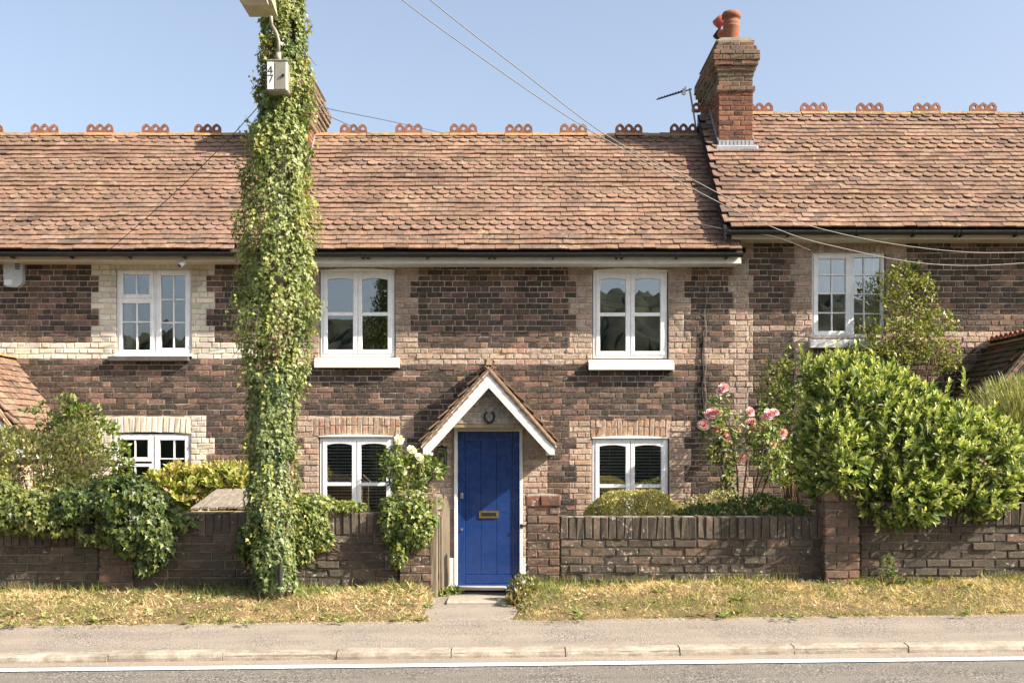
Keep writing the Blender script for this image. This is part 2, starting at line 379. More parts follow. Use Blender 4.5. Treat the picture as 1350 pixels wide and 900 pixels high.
ROT = {'-y': np.eye(3), '-x': np.array([[0, 1, 0], [-1, 0, 0], [0, 0, 1.]]), '+x': np.array([[0, -1, 0], [1, 0, 0], [0, 0, 1.]]), '+y': np.array([[-1, 0, 0], [0, -1, 0], [0, 0, 1.]])}
BRICK_CACHE = {}
def lay(parent, recs, matkey, nobj=300, rank=None, rough=0.0035, name='brick', rest='brickwork'):
    """recs: dict(c=(x,y,z) of face centre, w,h,d,kind,face,mat?)"""
    if rank: recs = sorted(recs, key=rank)
    for r in recs[:nobj]:
        wb, hb, db = round(r['w'] / 0.02) * 0.02 or 0.02, round(r['h'] / 0.01) * 0.01, r['d']
        mk = r.get('mat', matkey); key = (r['kind'], round(wb, 2), round(hb, 2), db, mk, R.randrange(10), rough)
        me = BRICK_CACHE.get(key)
        if me is None:
            g = brick_geo([wb], [hb], [db], rough)[0]; me = mesh_np('brick', g, BF, np.tile(pal(r['kind'], R), (28, 1)), mk); BRICK_CACHE[key] = me
        o = link(name, me, parent)
        Rm = Matrix(ROT[r['face']].tolist()).to_4x4() @ Matrix.Rotation(r.get('rot', 0), 4, 'Y')
        y_j = R.gauss(0, 0.0015); c = Vector(r['c']); off = Rm @ Vector((0, y_j, 0))
        o.matrix_basis = Matrix.Translation(c + off) @ Rm @ Matrix.Diagonal((r['w'] / wb, 1, r['h'] / hb, 1))
        if parent is not None and parent.type == 'EMPTY': o.matrix_parent_inverse = Matrix.Translation(-Vector(parent.location))
    restr = recs[nobj:]
    bymat = {}
    for r in restr: bymat.setdefault(r.get('mat', matkey), []).append(r)
    for mk, rr in bymat.items():
        G = brick_geo([r['w'] for r in rr], [r['h'] for r in rr], [r['d'] for r in rr], rough)
        n = len(rr); out = np.zeros_like(G)
        for i, r in enumerate(rr):
            g = G[i]
            if r.get('rot'):
                ca, sa = math.cos(r['rot']), math.sin(r['rot']); g = g @ np.array([[ca, 0, sa], [0, 1, 0], [-sa, 0, ca]]).T
            out[i] = g @ ROT[r['face']].T + np.array(r['c'])
        C = np.repeat(np.array([pal(r['kind'], R) for r in rr]), 28, axis=0)
        FF = (BF[None] + (np.arange(n) * 28)[:, None, None]).reshape(-1, 4)
        link(rest, mesh_np(rest, out, FF, C, mk), parent, 'stuff')
UNIT_S, UNIT_H = 0.2255, 0.1125
def course(x0, x1, z, parity, jn=0.010, unit=(UNIT_S, UNIT_H)):
    """Flemish course between x0,x1 -> list of (xa, xb)"""
    S, H = unit; per = S + H; out = []
    k = math.floor((x0 - per) / per); edges = []
    while k * per < x1 + per:
        b = k * per + (parity % 2) * (per / 2) + (parity // 2 % 2) * 0.02; edges += [b, b + S]; k += 1
    cuts = [x0] + [e for e in edges if x0 + 0.055 < e < x1 - 0.055] + [x1]
    return [(cuts[i] + jn / 2, cuts[i + 1] - jn / 2) for i in range(len(cuts) - 1)]
# ---------------------------------------------------------------- ground, road, pavement, kerb
def sheet(name, xs, prof, mat, slope=True, kind='structure', jit=0.0, thick=0.0):
    """prof: list of (y,z) ; strip grid following the road's rise along x"""
    V, Fc = [], []
    for i, x in enumerate(xs):
        for (y, z) in prof:
            V.append((x, y + (jit * mnoise.noise((x * 2.3, y, 3.1)) if jit else 0), z + (rise(x) if slope else 0) + (0.5 * jit * mnoise.noise((x * 1.7, y * 2, 9.0)) if jit else 0)))
    m = len(prof)
    for i in range(len(xs) - 1):
        for j in range(m - 1): Fc.append((i * m + j, (i + 1) * m + j, (i + 1) * m + j + 1, i * m + j + 1))
    o = link(name, mesh_np(name, V, Fc, None, mat), None, kind); return o
def fr(a, b, n): return [a + (b - a) * i / n for i in range(n + 1)]
g = MB(); g.add([(-1500, -1500, -1.2), (1500, -1500, -1.2), (1500, 1500, -1.2), (-1500, 1500, -1.2)], [(0, 1, 2, 3)]); go = g.build('ground', 'field'); go['kind'] = 'structure'
YK = -6.58
sheet('road', fr(-60, 60, 60), [(-22, -0.02), (-14, 0.05), (YK - 0.3, 0.0), (YK + 0.02, 0.0)], 'road')
sheet('drainage_channel', fr(-60, 60, 80), [(YK - 0.21, 0.005), (YK - 0.08, 0.006), (YK + 0.01, 0.010)], 'channel', jit=0.006)
sheet('road_edge_line', fr(-60, 60, 120), [(YK - 0.315, 0.008), (YK - 0.2, 0.011)], 'line')
sheet('far_verge', fr(-60, 60, 12), [(-60, 0.5), (-26, 0.2), (-21.9, -0.03)], 'field')
sheet('pavement', fr(-40, 40, 160), [(YK + 0.13, 0.066), (YK + 0.5, 0.095), (-5.55, 0.15)], 'pavement', jit=0.008)
V0 = P(1305, 806, -5.7)
pt = MB(); pt.prism([(5.05, -5.62), (7.5, -5.62), (7.5, -6.36), (5.75, -6.36)], lambda a, b, c: (a, b, 0.104 + rise(a) + (b + 6.1) * 0.075 + c), 0.0, 0.012); o = pt.build('pavement_patch', 'patch'); o['kind'] = 'structure'
kerb = MB(); kerb.add([(x, y, z + rise(x)) for x in fr(-40, 40, 40) for (y, z) in ((YK + 0.01, -0.1), (YK + 0.012, 0.05), (YK + 0.135, 0.055))],
                      [(i * 3 + j, (i + 1) * 3 + j, (i + 1) * 3 + j + 1, i * 3 + j + 1) for i in range(40) for j in range(2)])
kerb = kerb.build('kerb', 'channel'); kerb['kind'] = 'structure'
KM = []
for i in range(4):
    mb = MB(); n = 9; prof = [(0.0, -0.06), (0.003, 0.03), (0.012, 0.055), (0.035, 0.068), (0.14, 0.072), (0.14, -0.05)]
    L = 0.905
    for a in range(n + 1):
        x = -L / 2 + L * a / n
        for (y, z) in prof: mb.v.append((x, y + R.gauss(0, 0.0025), z + R.gauss(0, 0.002)))
    m = len(prof)
    for a in range(n):
        for b in range(m - 1): mb.f.append((a * m + b, (a + 1) * m + b, (a + 1) * m + b + 1, a * m + b + 1))
    mb.f.append(tuple(range(m))); mb.f.append(tuple(n * m + b for b in range(m))[::-1])
    KM.append(mesh_np('kerb_stone', mb.v, mb.f, None, 'kerb'))
for i in range(-14, 15):
    o = link('kerb_stone', KM[R.randrange(4)], kerb); x = -0.945 + i * 0.915
    o.location = (x, YK + R.gauss(0, 0.004), rise(x) + R.gauss(0, 0.003)); o.rotation_euler = (R.gauss(0, 0.01), -0.0115, R.gauss(0, 0.003))
def verge_z(x, y):
    t = max(0, min(1, (y + 5.62) / 1.0)); t = t * t * (3 - 2 * t) * 0.6 + t * 0.4
    e = max(0, min(1, max(PX0 - x, x - PX1) / 0.2 + 0.05)); e = e * e * (3 - 2 * e)
    return 0.15 + (0.03 + 0.16 * e) * t + rise(x) + 0.035 * mnoise.noise((x * 1.3, y * 2.0, 0.5)) * min(1, t * 3)
def verge_edge(x): return -5.64 + 0.05 * mnoise.noise((x * 1.1, 0, 7)) + 0.03 * mnoise.noise((x * 4, 0, 2))
PX0, PX1 = -0.70, 0.0                                       # garden path between the piers
def verge(name, x0, x1):
    V, Fc = [], []; n = int((x1 - x0) / 0.08); m = 12
    for i in range(n + 1):
        x = x0 + (x1 - x0) * i / n
        for j in range(m + 1):
            y = verge_edge(x) + (-4.45 - verge_edge(x)) * j / m; V.append((x, y, verge_z(x, y) - (0.03 if j == 0 else 0) + 0.012 * mnoise.noise((x * 9, y * 9, 1))))
    for i in range(n):
        for j in range(m): Fc.append((i * (m + 1) + j, (i + 1) * (m + 1) + j, (i + 1) * (m + 1) + j + 1, i * (m + 1) + j + 1))
    link(name, mesh_np(name, V, Fc, None, 'soil'), None, 'structure')
verge('grass_verge', -9, PX0 - 0.02); verge('grass_verge', PX1 + 0.02, 9)
GZ0 = Z(783) - 0.02
sheet('garden_ground', fr(-40, 40, 40), [(-4.46, 0.27), (-3.5, 0.12), (-2.0, -0.1), (-0.6, GZ0), (6, GZ0)], 'garden_soil', slope=False)
sheet('garden_path', [-0.8, -0.3, 0.2], [(-5.6, 0.115), (-5.45, 0.15), (-5.0, 0.19), (-4.5, 0.225), (-4.2, 0.235), (-3.5, 0.15), (-2.0, -0.07), (-0.5, GZ0 + 0.03), (0.3, GZ0 + 0.03)], 'pavement', slope=False)
# slabs of the path by the gate
for k, (ya, yb) in enumerate(((-4.93, -4.42), (-4.4, -3.85))):
    mb = MB(); mt = Matrix.Translation((R.uniform(-.02, .02) - 0.34, 0, 0)) @ Matrix.Rotation(R.gauss(0, 0.01), 4, 'Z')
    mb.cbox(-0.3, 0.3, ya, yb, 0.15, 0.225 + 0.015 * k, 0.012, mt); mb.build('path_slab', 'concrete', bpy.data.objects['garden_path'])
# wooded hill across the valley behind the camera (seen in the panes)
def hill():
    V, Fc = [], []; nx, ny = 420, 40
    for i in range(nx + 1):
        for j in range(ny + 1):
            x = -320 + 640 * i / nx; y = -150 - 150 * (j / ny)
            t = j / ny; s = math.sin(min(1, t * 1.25) * math.pi / 2)
            top = 34.5 + 2.2 * math.sin(x * 0.03 + 0.6) + 1.5 * math.sin(x * 0.09) + 0.04 * max(-150, min(150, x))
            z = -1.5 + top * s + (3.2 * mnoise.noise((x * 0.11, y * 0.11, 0)) + 2.2 * mnoise.noise((x * 0.3, y * 0.3, 4)) + 2.0 * mnoise.noise((x * .7, y * .7, 8))) * min(1, t * 6)
            V.append((x, y, z))
    for i in range(nx):
        for j in range(ny): Fc.append((i * (ny + 1) + j, (i * (ny + 1) + j + 1), (i + 1) * (ny + 1) + j + 1, (i + 1) * (ny + 1) + j))
    link('hill', mesh_np('hill', V, Fc, None, 'hill', True), None, 'structure')
hill()
def added_hedge():  # out of view, added so the lower windows reflect something dark
    V, Fc = [], []; nx, ny = 320, 14
    for i in range(nx + 1):
        for j in range(ny + 1):
            x = -60 + 120 * i / nx; th = math.pi * j / ny; n = mnoise.noise((x * .5, th, 2)) * .8 + mnoise.noise((x * 1.7, th * 3, 5)) * .45 + mnoise.noise((x * 4, th * 7, 7)) * .2
            V.append((x, -25.5 + 1.4 * math.cos(th) * (1 + n * .3), -0.2 + math.sin(th) * (3.4 + n * 1.2)))
    for i in range(nx):
        for j in range(ny): Fc.append((i * (ny + 1) + j, (i + 1) * (ny + 1) + j, (i + 1) * (ny + 1) + j + 1, i * (ny + 1) + j + 1))
    o = link('added_hedge', mesh_np('added_hedge', V, Fc, None, 'hill'), None, 'stuff'); set_props(o, 'unseen dark hedge added across the road to darken the lower panes', 'hedge')
added_hedge()

# ---------------------------------------------------------------- cottages: common builders
DZ = 7.37 / 1472 * 15.5
cot = {}
cot['left'] = thing('cottage', P(100, 783), 'neighbouring brown brick cottage on the left with cream painted brick around its windows', 'house')
cot['mid'] = thing('cottage', P(650, 783), 'central dark brick cottage with blue front door under a small gabled porch', 'house')
cot['right'] = thing('cottage', P(1200, 783), 'taller brick cottage on the right with tall chimney stack and laurel in front', 'house')
UR = {'left': (-135, 328), 'mid': (328, 977), 'right': (977, 1490)}

def teeth(zs, edge, wide, narrow, v0, v1, kind, first_wide=True, step=22.11):
    """toothed jamb from edge to wide/narrow every three courses"""
    v = v1; k = 0 if first_wide else 1
    vs_ = []
    while v > v0 - 0.1: vs_.append(v); v -= step
    for i, vb in enumerate(vs_):
        t = wide if (i + k) % 2 == 0 else narrow
        zs.append((min(edge, t), max(edge, t), max(v0, vb - step), vb, kind))
def vrow(k): return 783 - 7.37 * (k + 0.5)
def snapv(v): return 783 - 7.37 * round((783 - v) / 7.37)
def facade(key, vtop, zones, openings, soldiers, base_kind):
    u0, u1 = UR[key]; wallmb = MB(); recs = []
    nrow = int((783 - vtop) / 7.37 + 0.6)
    zones = [(a, b, snapv(c), snapv(d), k) for a, b, c, d, k in zones]
    allop = [(a, b, c, d) for a, b, c, d in openings] + [(a, b, c, d) for a, b, c, d, _k in soldiers]
    for k in range(nrow):
        v = vrow(k); zc = Z(v); za, zb = zc - DZ / 2, zc + DZ / 2
        sh = 6 if k % 2 else -6
        u0, u1 = UR[key]; u0 += sh if key != 'left' else 0; u1 += sh if key != 'right' else 0
        br = {u0, u1}
        for q in allop:
            if q[2] <= v <= q[3]: br |= {q[0], q[1]}
        for q in zones:
            if q[2] <= v <= q[3]: br |= {q[0], q[1]}
        br = sorted(b for b in br if u0 <= b <= u1); segs = []
        for a, b in zip(br[:-1], br[1:]):
            if b - a < 0.6: continue
            mid = (a + b) / 2; kind = base_kind(mid, v); mort = True
            for q in zones:
                if q[0] <= mid <= q[1] and q[2] <= v <= q[3]: kind = q[4]
            for q in openings:
                if q[0] <= mid <= q[1] and q[2] <= v <= q[3]: kind = None; mort = False
            for q in soldiers:
                if q[0] <= mid <= q[1] and q[2] <= v <= q[3]: kind = None
            if mort:
                x0, x1 = X(a), X(b); o = len(wallmb.v); wallmb.v += [(x0, 0.0115, za), (x1, 0.0115, za), (x1, 0.0115, zb), (x0, 0.0115, zb)]; wallmb.f.append((o, o + 1, o + 2, o + 3))
            if kind is None: continue
            if segs and segs[-1][2] == kind and abs(segs[-1][1] - a) < 1e-6: segs[-1] = (segs[-1][0], b, kind)
            else: segs.append((a, b, kind))
        for a, b, kind in segs:
            for xa, xb in course(X(a), X(b), zc, k):
                if xb - xa < 0.015: continue
                recs.append(dict(c=((xa + xb) / 2, R.gauss(0, 0.0015), zc + R.gauss(0, 0.001)), w=(xb - xa) * R.uniform(0.985, 1.005), h=DZ - 0.0105 + R.gauss(0, 0.001), d=0.1, kind=kind, face='-y', mat='cream_brick' if kind == 'cream' else 'brick'))
    for a, b, c, d, kind in soldiers:
        n = max(1, round((b - a) / 7.3)); wpx = (b - a) / n; mid = (a + b) / 2
        for i in range(n):
            u = a + wpx * (i + 0.5); t = (u - mid) / ((b - a) / 2); arch = 2.2 * (1 - t * t) if d - c > 15 else 0
            halves = [(0, 1)] if (d - c < 15 or kind == 'cream' or (i + 1) % 3 == 0) else [(0, 0.48), (0.48, 1)]
            for ha, hb_ in halves: recs.append(dict(c=(X(u), R.gauss(0, 0.0015), Z(c + (d - c) * (ha + hb_) / 2 - arch + 1)), w=wpx / 94.97 - 0.009, h=(d - c) * (hb_ - ha) / 94.97 - 0.008, d=0.1, kind=kind, face='-y', rot=t * 0.07 if d - c > 15 else 0, mat='cream_brick' if kind == 'cream' else 'brick'))
    wl = wallmb.build('wall', 'mortar', cot[key])
    return wl, recs

# ---- tiles
def tile_outline(kind, w_=0.165, L=0.2):
    if kind == 'scale':
        pts = []
        for i in range(7):
            th = math.pi * i / 6; pts.append((-w_ / 2 * math.cos(th), 0.07 - 0.07 * math.sin(th)))
        return [(p[0], p[1]) for p in pts] + [(w_ / 2, L), (-w_ / 2, L)]
    return [(-w_ / 2, 0.0), (-w_ / 6, 0.0), (w_ / 6, 0.0), (w_ / 2, 0.0), (w_ / 2, L), (-w_ / 2, L)]
def tile_geo(kind, w_, L, t=0.016):
    o = tile_outline(kind, w_, L); m = len(o); V = []
    for x, s in o: V.append((x, s, 0.034 * (1 - s / L) + 0.006 - 0.03 * x * x / w_))
    for x, s in o: V.append((x * 0.985, s + 0.001, 0.034 * (1 - s / L) - t - 0.03 * x * x / w_))
    Fc = [tuple(range(m))] + [(i, m + i, m + (i + 1) % m, (i + 1) % m) for i in range(m)]
    return np.array(V), Fc
def tpal(r, kind='roof'):
    t = r.random(); j = r.uniform(0.88, 1.12)
    if kind == 'moss': b = (0.1, 0.075, 0.05) if t < 0.6 else (0.14, 0.085, 0.055)
    elif t < 0.66: b = (0.235, 0.15, 0.105)
    elif t < 0.82: b = (0.205, 0.13, 0.093)
    elif t < 0.91: b = (0.165, 0.113, 0.086)
    else: b = (0.265, 0.178, 0.13)
    return tuple(c * j * r.uniform(0.96, 1.04) for c in b)
TILE_CACHE = {}
def tiles(parent, O, ex, es, W, L, gauge, tw, pattern, nobj, matkey='tile', kindp='roof', skip=None, rank=None, wav=0.012, tl=None):
    """cover a plane with lapped tiles; O eave corner, ex along eave, es up slope"""
    O, ex, es = Vector(O), Vector(ex).normalized(), Vector(es).normalized(); en = ex.cross(es).normalized()
    tl = tl or gauge * 1.9; recs = []
    for r in range(int(L / gauge + 0.5)):
        kd = pattern(r); off = (r % 2) * tw / 2; k = -1
        while k * tw + off < W + tw / 2:
            x = k * tw + off + R.gauss(0, 0.002); k += 1
            if x < tw * 0.3 or x > W - tw * 0.3: continue
            if skip and skip(x, r * gauge): continue
            sag = wav * mnoise.noise((x * 0.7, r * 0.35, O.x)) + 0.5 * wav * mnoise.noise((x * 2.1, r * 0.9, O.x + 5))
            p = O + ex * x + es * (r * gauge + sag * 0.8 + R.gauss(0, 0.003)) + en * (0.012 + sag + R.gauss(0, 0.0022))
            a, b = R.gauss(0, 0.013), R.gauss(0, 0.02)
            recs.append((p, a, b, kd, x, r))
    if rank: recs.sort(key=lambda q: rank(q[0]))
    Bm = Matrix((ex, es, en)).transposed()
    for p, a, b, kd, x, r in recs[:nobj]:
        key = (kd, round(tw, 3), round(tl, 3), matkey, kindp, R.randrange(8)); me = TILE_CACHE.get(key)
        if me is None:
            V, Fc = tile_geo(kd, tw - 0.004, tl); me = mesh_np('roof_tile', V, Fc, np.tile(tpal(R, kindp), (len(V), 1)), matkey); TILE_CACHE[key] = me
        o = link('roof_tile', me, parent); o.matrix_basis = Matrix.Translation(p) @ (Bm @ Matrix.Rotation(a, 3, 'Z') @ Matrix.Rotation(b, 3, 'Y')).to_4x4()
        if parent.type == 'EMPTY': o.matrix_parent_inverse = Matrix.Translation(-Vector(parent.location))
    V, Fc, C = [], [], []; o = 0
    geo = {k: tile_geo(k, tw - 0.004, tl) for k in ('plain', 'scale')}
    for p, a, b, kd, x, r in recs[nobj:]:
        g, f = geo[kd]; Rm = np.array(Bm @ Matrix.Rotation(a, 3, 'Z') @ Matrix.Rotation(b, 3, 'Y'))
        V.append(g @ Rm.T + np.array(p)); Fc += [tuple(i + o for i in q) for q in f]; C.append(np.tile(tpal(R, kindp), (len(g), 1))); o += len(g)
    if V: link('tiling', mesh_np('tiling', np.concatenate(V), Fc, np.concatenate(C), matkey), parent, 'stuff')
def roof_pattern(r):
    # from the eave: 4 plain, then (3 scale, 4 plain) repeated
    q = r - 4
    if q < 0: return 'plain'
    return 'scale' if q % 7 < 3 else 'plain'

def crest_mesh(w_=0.42, h=0.135, th=0.03):
    mb = MB(); n = 3; cw = w_ / n
    def dome(t): # outer outline of one lobe cell, t in 0..1 across
        x = (t - 0.5) * 2; return 0.075 + 0.06 * max(0, (1 - abs(x) ** 1.6)) ** 0.8
    for k in range(n):
        cx = -w_ / 2 + cw * (k + 0.5); hole = []; outer = []; m = 20; hc = 0.068; hr = 0.027
        for i in range(m):
            th_ = 2 * math.pi * i / m + 0.001; dx, dz = math.cos(th_), math.sin(th_)
            hole.append((cx + hr * dx, hc + hr * dz))
            # cast ray from hole centre to the cell outline
            t = 0.0
            while True:
                t += 0.002; px, pz = t * dx, hc + t * dz
                if abs(px) >= cw / 2 or pz <= 0 or pz >= dome(px / cw + 0.5): break
            outer.append((cx + max(-cw / 2, min(cw / 2, px)), max(0, pz)))
        o = len(mb.v)
        for y in (-th / 2, th / 2):
            mb.v += [(p[0], y, p[1]) for p in hole] + [(p[0], y, p[1]) for p in outer]
        for i in range(m):
            j = (i + 1) % m
            mb.f.append((o + i, o + m + i, o + m + j, o + j)); q = o + 2 * m
            mb.f.append((q + i, q + j, q + m + j, q + m + i))
            mb.f.append((o + i, o + j, q + j, q + i)); mb.f.append((o + m + i, q + m + i, q + m + j, o + m + j))
    return mb
CREST = None; RIDGE = []
def ridge_meshes():
    global CREST
    for k in range(4):
        mb = MB(); n = 8; L = 0.418; a = 5
        for i in range(a + 1):
            x = -L / 2 + L * i / a
            for j in range(n + 1):
                th = math.pi * (0.14 + 0.72 * j / n); r = 0.115 + R.gauss(0, 0.003); mb.v.append((x, -r * math.cos(th), r * math.sin(th) * 0.95 - 0.075))
        for i in range(a):
            for j in range(n): mb.f.append((i * (n + 1) + j, (i + 1) * (n + 1) + j, (i + 1) * (n + 1) + j + 1, i * (n + 1) + j + 1))
        for i in (0, a): mb.f.append(tuple(i * (n + 1) + j for j in range(n + 1)))
        c = {0: (0.33, 0.2, 0.12), 1: (0.4, 0.21, 0.12), 2: (0.28, 0.19, 0.12), 3: (0.36, 0.23, 0.13)}[k]
        RIDGE.append(mesh_np('ridge_tile', mb.v, mb.f, np.tile(c, (len(mb.v), 1)), 'ridge'))
    cm = crest_mesh(); CREST = mesh_np('crest', cm.v, cm.f, np.tile((0.27, 0.125, 0.08), (len(cm.v), 1)), 'crest')
ridge_meshes()
def ridge_run(parent, x0, x1, y, z, crests):
    """ridge tiles between x0 and x1, ornamental crests at the given x"""
    pitch = 0.425; ph = crests[0] if crests else x0; k = math.ceil((x0 - ph + pitch / 2) / pitch)
    x = ph + k * pitch
    while x < x1 - 0.1:
        o = link('ridge_tile', RIDGE[R.randrange(4)], parent); o.location = (x, y + R.gauss(0, 0.004), z + R.gauss(0, 0.003)); o.rotation_euler = (R.gauss(0, 0.02), R.gauss(0, 0.006), 0)
        x += pitch
    for cx in crests:
        if x0 < cx < x1:
            o = link('crest', CREST, parent); o.location = (cx, y + R.gauss(0, 0.005), z + 0.025); o.rotation_euler = (R.gauss(0, 0.03), R.gauss(0, 0.012), R.gauss(0, 0.03)); o.scale.z = 1.12 + R.gauss(0, .02)

YE, YR = -0.38, 1.76
def roof(key, x0, x1, v_e, v_r, nobj=300):
    e, r = P(0, v_e, YE), P(0, v_r, YR); es = Vector((0, YR - YE, r.z - e.z)); L = es.length
    mb = MB(); th = 0.05                                        # sarking: both slopes as a thick slab
    mb.add([(x0, YE, e.z - 0.012), (x1, YE, e.z - 0.012), (x1, YR, r.z - 0.03), (x0, YR, r.z - 0.03), (x1, 2 * YR - YE, e.z), (x0, 2 * YR - YE, e.z),
            (x0, YE, e.z - 0.012 - th), (x1, YE, e.z - 0.012 - th), (x1, YR, r.z - th - 0.05), (x0, YR, r.z - th - 0.05), (x1, 2 * YR - YE, e.z - th), (x0, 2 * YR - YE, e.z - th)],
           [(0, 1, 2, 3), (3, 2, 4, 5), (6, 9, 8, 7), (9, 11, 10, 8), (0, 6, 7, 1), (5, 4, 10, 11), (0, 3, 9, 6), (3, 5, 11, 9), (1, 7, 8, 2), (2, 8, 10, 4)])
    ro = mb.build('roof', 'underlay', cot[key])
    gauge = L / 27.0
    tiles(ro, (x0, YE - 0.03, e.z - 0.005), (1, 0, 0), es, x1 - x0, L - 0.02, gauge, 0.167, roof_pattern, nobj, rank=lambda p: (p.x - 0.3) ** 2 + (p.y) ** 2 * 3)
    return ro, r.z, e.z

def gutter(key, x0, x1, y, z, fmat, brx, drop=0.085, yface=-0.34):
    mb = MB(); n = 10
    ring = [(0.056 * math.cos(math.pi + math.pi * i / n), 0.056 * math.sin(math.pi + math.pi * i / n)) for i in range(n + 1)]
    inner = [(a * 0.88, b * 0.88) for a, b in ring][::-1]
    mb.prism(ring + inner, lambda p, q, a: (a, y + p, z + q), x0, x1); gt = mb.build('gutter', 'black', cot[key])
    for bx in brx:
        b = MB(); rr = [(0.063 * math.cos(math.pi + math.pi * i / 8), 0.063 * math.sin(math.pi + math.pi * i / 8)) for i in range(9)]
        b.prism(rr, lambda p, q, a: (a, y + p, z + q), bx - 0.02, bx + 0.02); b.cbox(bx - 0.012, bx + 0.012, y - 0.02, yface + 0.02, z - 0.075, z - 0.045, 0.003); b.build('gutter_bracket', 'black', gt)
    f = MB(); f.cbox(x0, x1, yface, yface + 0.03, z - 0.055 - drop, z + 0.02, 0.004); fo = f.build('fascia', fmat, cot[key])
    s = MB(); s.cbox(x0 + 0.01, x1 - 0.01, yface + 0.031, 0.05, z - 0.05 - drop, z - 0.03 - drop, 0.003); s.build('soffit', fmat, cot[key])
    return gt

# ---- windows. u,v in facade pixels -> metres
def rectframe(mb, u0, u1, v0, v1, t, y0, y1, arch=0, tb=None):
    tb = tb or t; x0, x1, z0, z1 = X(u0), X(u1), Z(v1), Z(v0); tt, tbm = t / 94.97, tb / 94.97
    mb.cbox(x0, x0 + tt, y0, y1, z0, z1, 0.005); mb.cbox(x1 - tt, x1, y0, y1, z0, z1, 0.005)
    mb.cbox(x0 + tt, x1 - tt, y0, y1, z0, z0 + tbm, 0.005)
    if arch:
        n = 10; a = arch / 94.97; pts = [(x0 + tt, z1 - 0.001), (x0 + tt, z1 - tt - a)]
        for i in range(n + 1):
            t2 = -1 + 2 * i / n; pts.append((x0 + tt + (x1 - x0 - 2 * tt) * i / n, z1 - tt - a * t2 * t2))
        pts += [(x1 - tt, z1 - 0.001)]; pts = [pts[0]] + pts[2:]
        mb.prism(pts, lambda p, q, s: (p, s, q), y0, y1)
    else: mb.cbox(x0 + tt, x1 - tt, y0, y1, z1 - tt, z1, 0.005)
def sash(win, u0, u1, v0, v1, t, bu=(), bv=(), arch=0, bt=1.6, yo=0.02, handle=None, bv_t=None):
    mb = MB(); rectframe(mb, u0, u1, v0, v1, t, yo, yo + 0.06, arch); mb.build('sash', 'white', win)
    gu = [u0 + t] + list(bu) + [u1 - t]; gv = [v0 + t] + list(bv) + [v1 - t]
    if bu or bv:
        b = MB(); bw = bt / 2
        for q in bu: b.cbox(X(q - bw), X(q + bw), yo + 0.008, yo + 0.05, Z(v1 - t), Z(v0 + t - (0 if not arch else -1)), 0.002)
        bwv = (bv_t or bt) / 2
        for q in bv: b.cbox(X(u0 + t), X(u1 - t), yo + 0.006, yo + 0.052, Z(q + bwv), Z(q - bwv), 0.003)
        b.build('glazing_bar', 'white', win)
    for i in range(len(gu) - 1):
        for j in range(len(gv) - 1):
            pm = MB(); ty = R.gauss(0, 0.0006); x0, x1, z0, z1 = X(gu[i]) - 0.004, X(gu[i + 1]) + 0.004, Z(gv[j + 1]) - 0.004, Z(gv[j]) + 0.004
            y = yo + 0.03; tz = R.gauss(0, 0.0009); tx = R.gauss(0, 0.0009)
            pm.add([(x0, y - tx, z0), (x1, y + tx, z0), (x1, y + tx + tz, z1), (x0, y - tx + tz, z1), (x0, y + .005 - tx, z0), (x1, y + .005 + tx, z0), (x1, y + .005 + tx + tz, z1), (x0, y + .005 - tx + tz, z1)],
                   [(0, 1, 2, 3), (7, 6, 5, 4), (0, 4, 5, 1), (1, 5, 6, 2), (2, 6, 7, 3), (3, 7, 4, 0)])
            pm.build('pane', 'glass', win)
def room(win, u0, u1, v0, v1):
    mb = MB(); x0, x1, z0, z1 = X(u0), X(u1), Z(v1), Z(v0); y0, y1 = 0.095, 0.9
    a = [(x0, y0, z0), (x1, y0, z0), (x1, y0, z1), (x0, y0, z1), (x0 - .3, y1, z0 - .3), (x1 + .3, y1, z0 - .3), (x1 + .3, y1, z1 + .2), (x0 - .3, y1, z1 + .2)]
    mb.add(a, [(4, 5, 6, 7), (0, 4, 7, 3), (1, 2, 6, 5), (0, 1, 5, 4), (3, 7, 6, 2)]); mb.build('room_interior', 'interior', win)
def curtain(win, u0, u1, v0, v1, y=0.16):
    mb = MB(); n = 24; x0, x1 = X(u0), X(u1)
    for i in range(n + 1):
        x = x0 + (x1 - x0) * i / n; yy = y + 0.018 * math.sin(i * 1.35) + 0.008 * math.sin(i * 2.9)
        mb.v += [(x, yy, Z(v1)), (x, yy * 1.0, Z(v0))]
    for i in range(n): mb.f.append((2 * i, 2 * i + 2, 2 * i + 3, 2 * i + 1))
    mb.build('curtain', 'curtain', win, True)
def blind(win, u0, u1, v0, v1, gap=4.2, y=0.1):
    mb = MB(); v = v0 + 1; x0, x1 = X(u0), X(u1)
    while v < v1:
        z = Z(v); mb.add([(x0, y - 0.012, z - 0.008), (x1, y - 0.012, z - 0.008), (x1, y + 0.012, z + 0.008), (x0, y + 0.012, z + 0.008), (x0, y - 0.012, z - 0.0055), (x1, y - 0.012, z - 0.0055), (x1, y + 0.012, z + 0.0105), (x0, y + 0.012, z + 0.0105)],
                          [(0, 3, 2, 1), (4, 5, 6, 7), (0, 1, 5, 4), (2, 3, 7, 6)]); v += gap
    for q in (0.18, 0.82):
        xx = x0 + (x1 - x0) * q; mb.cbox(xx - 0.002, xx + 0.002, y - 0.016, y - 0.013, Z(v1), Z(v0), 0.0005)
    mb.build('blind', 'blind', win, kind='stuff')
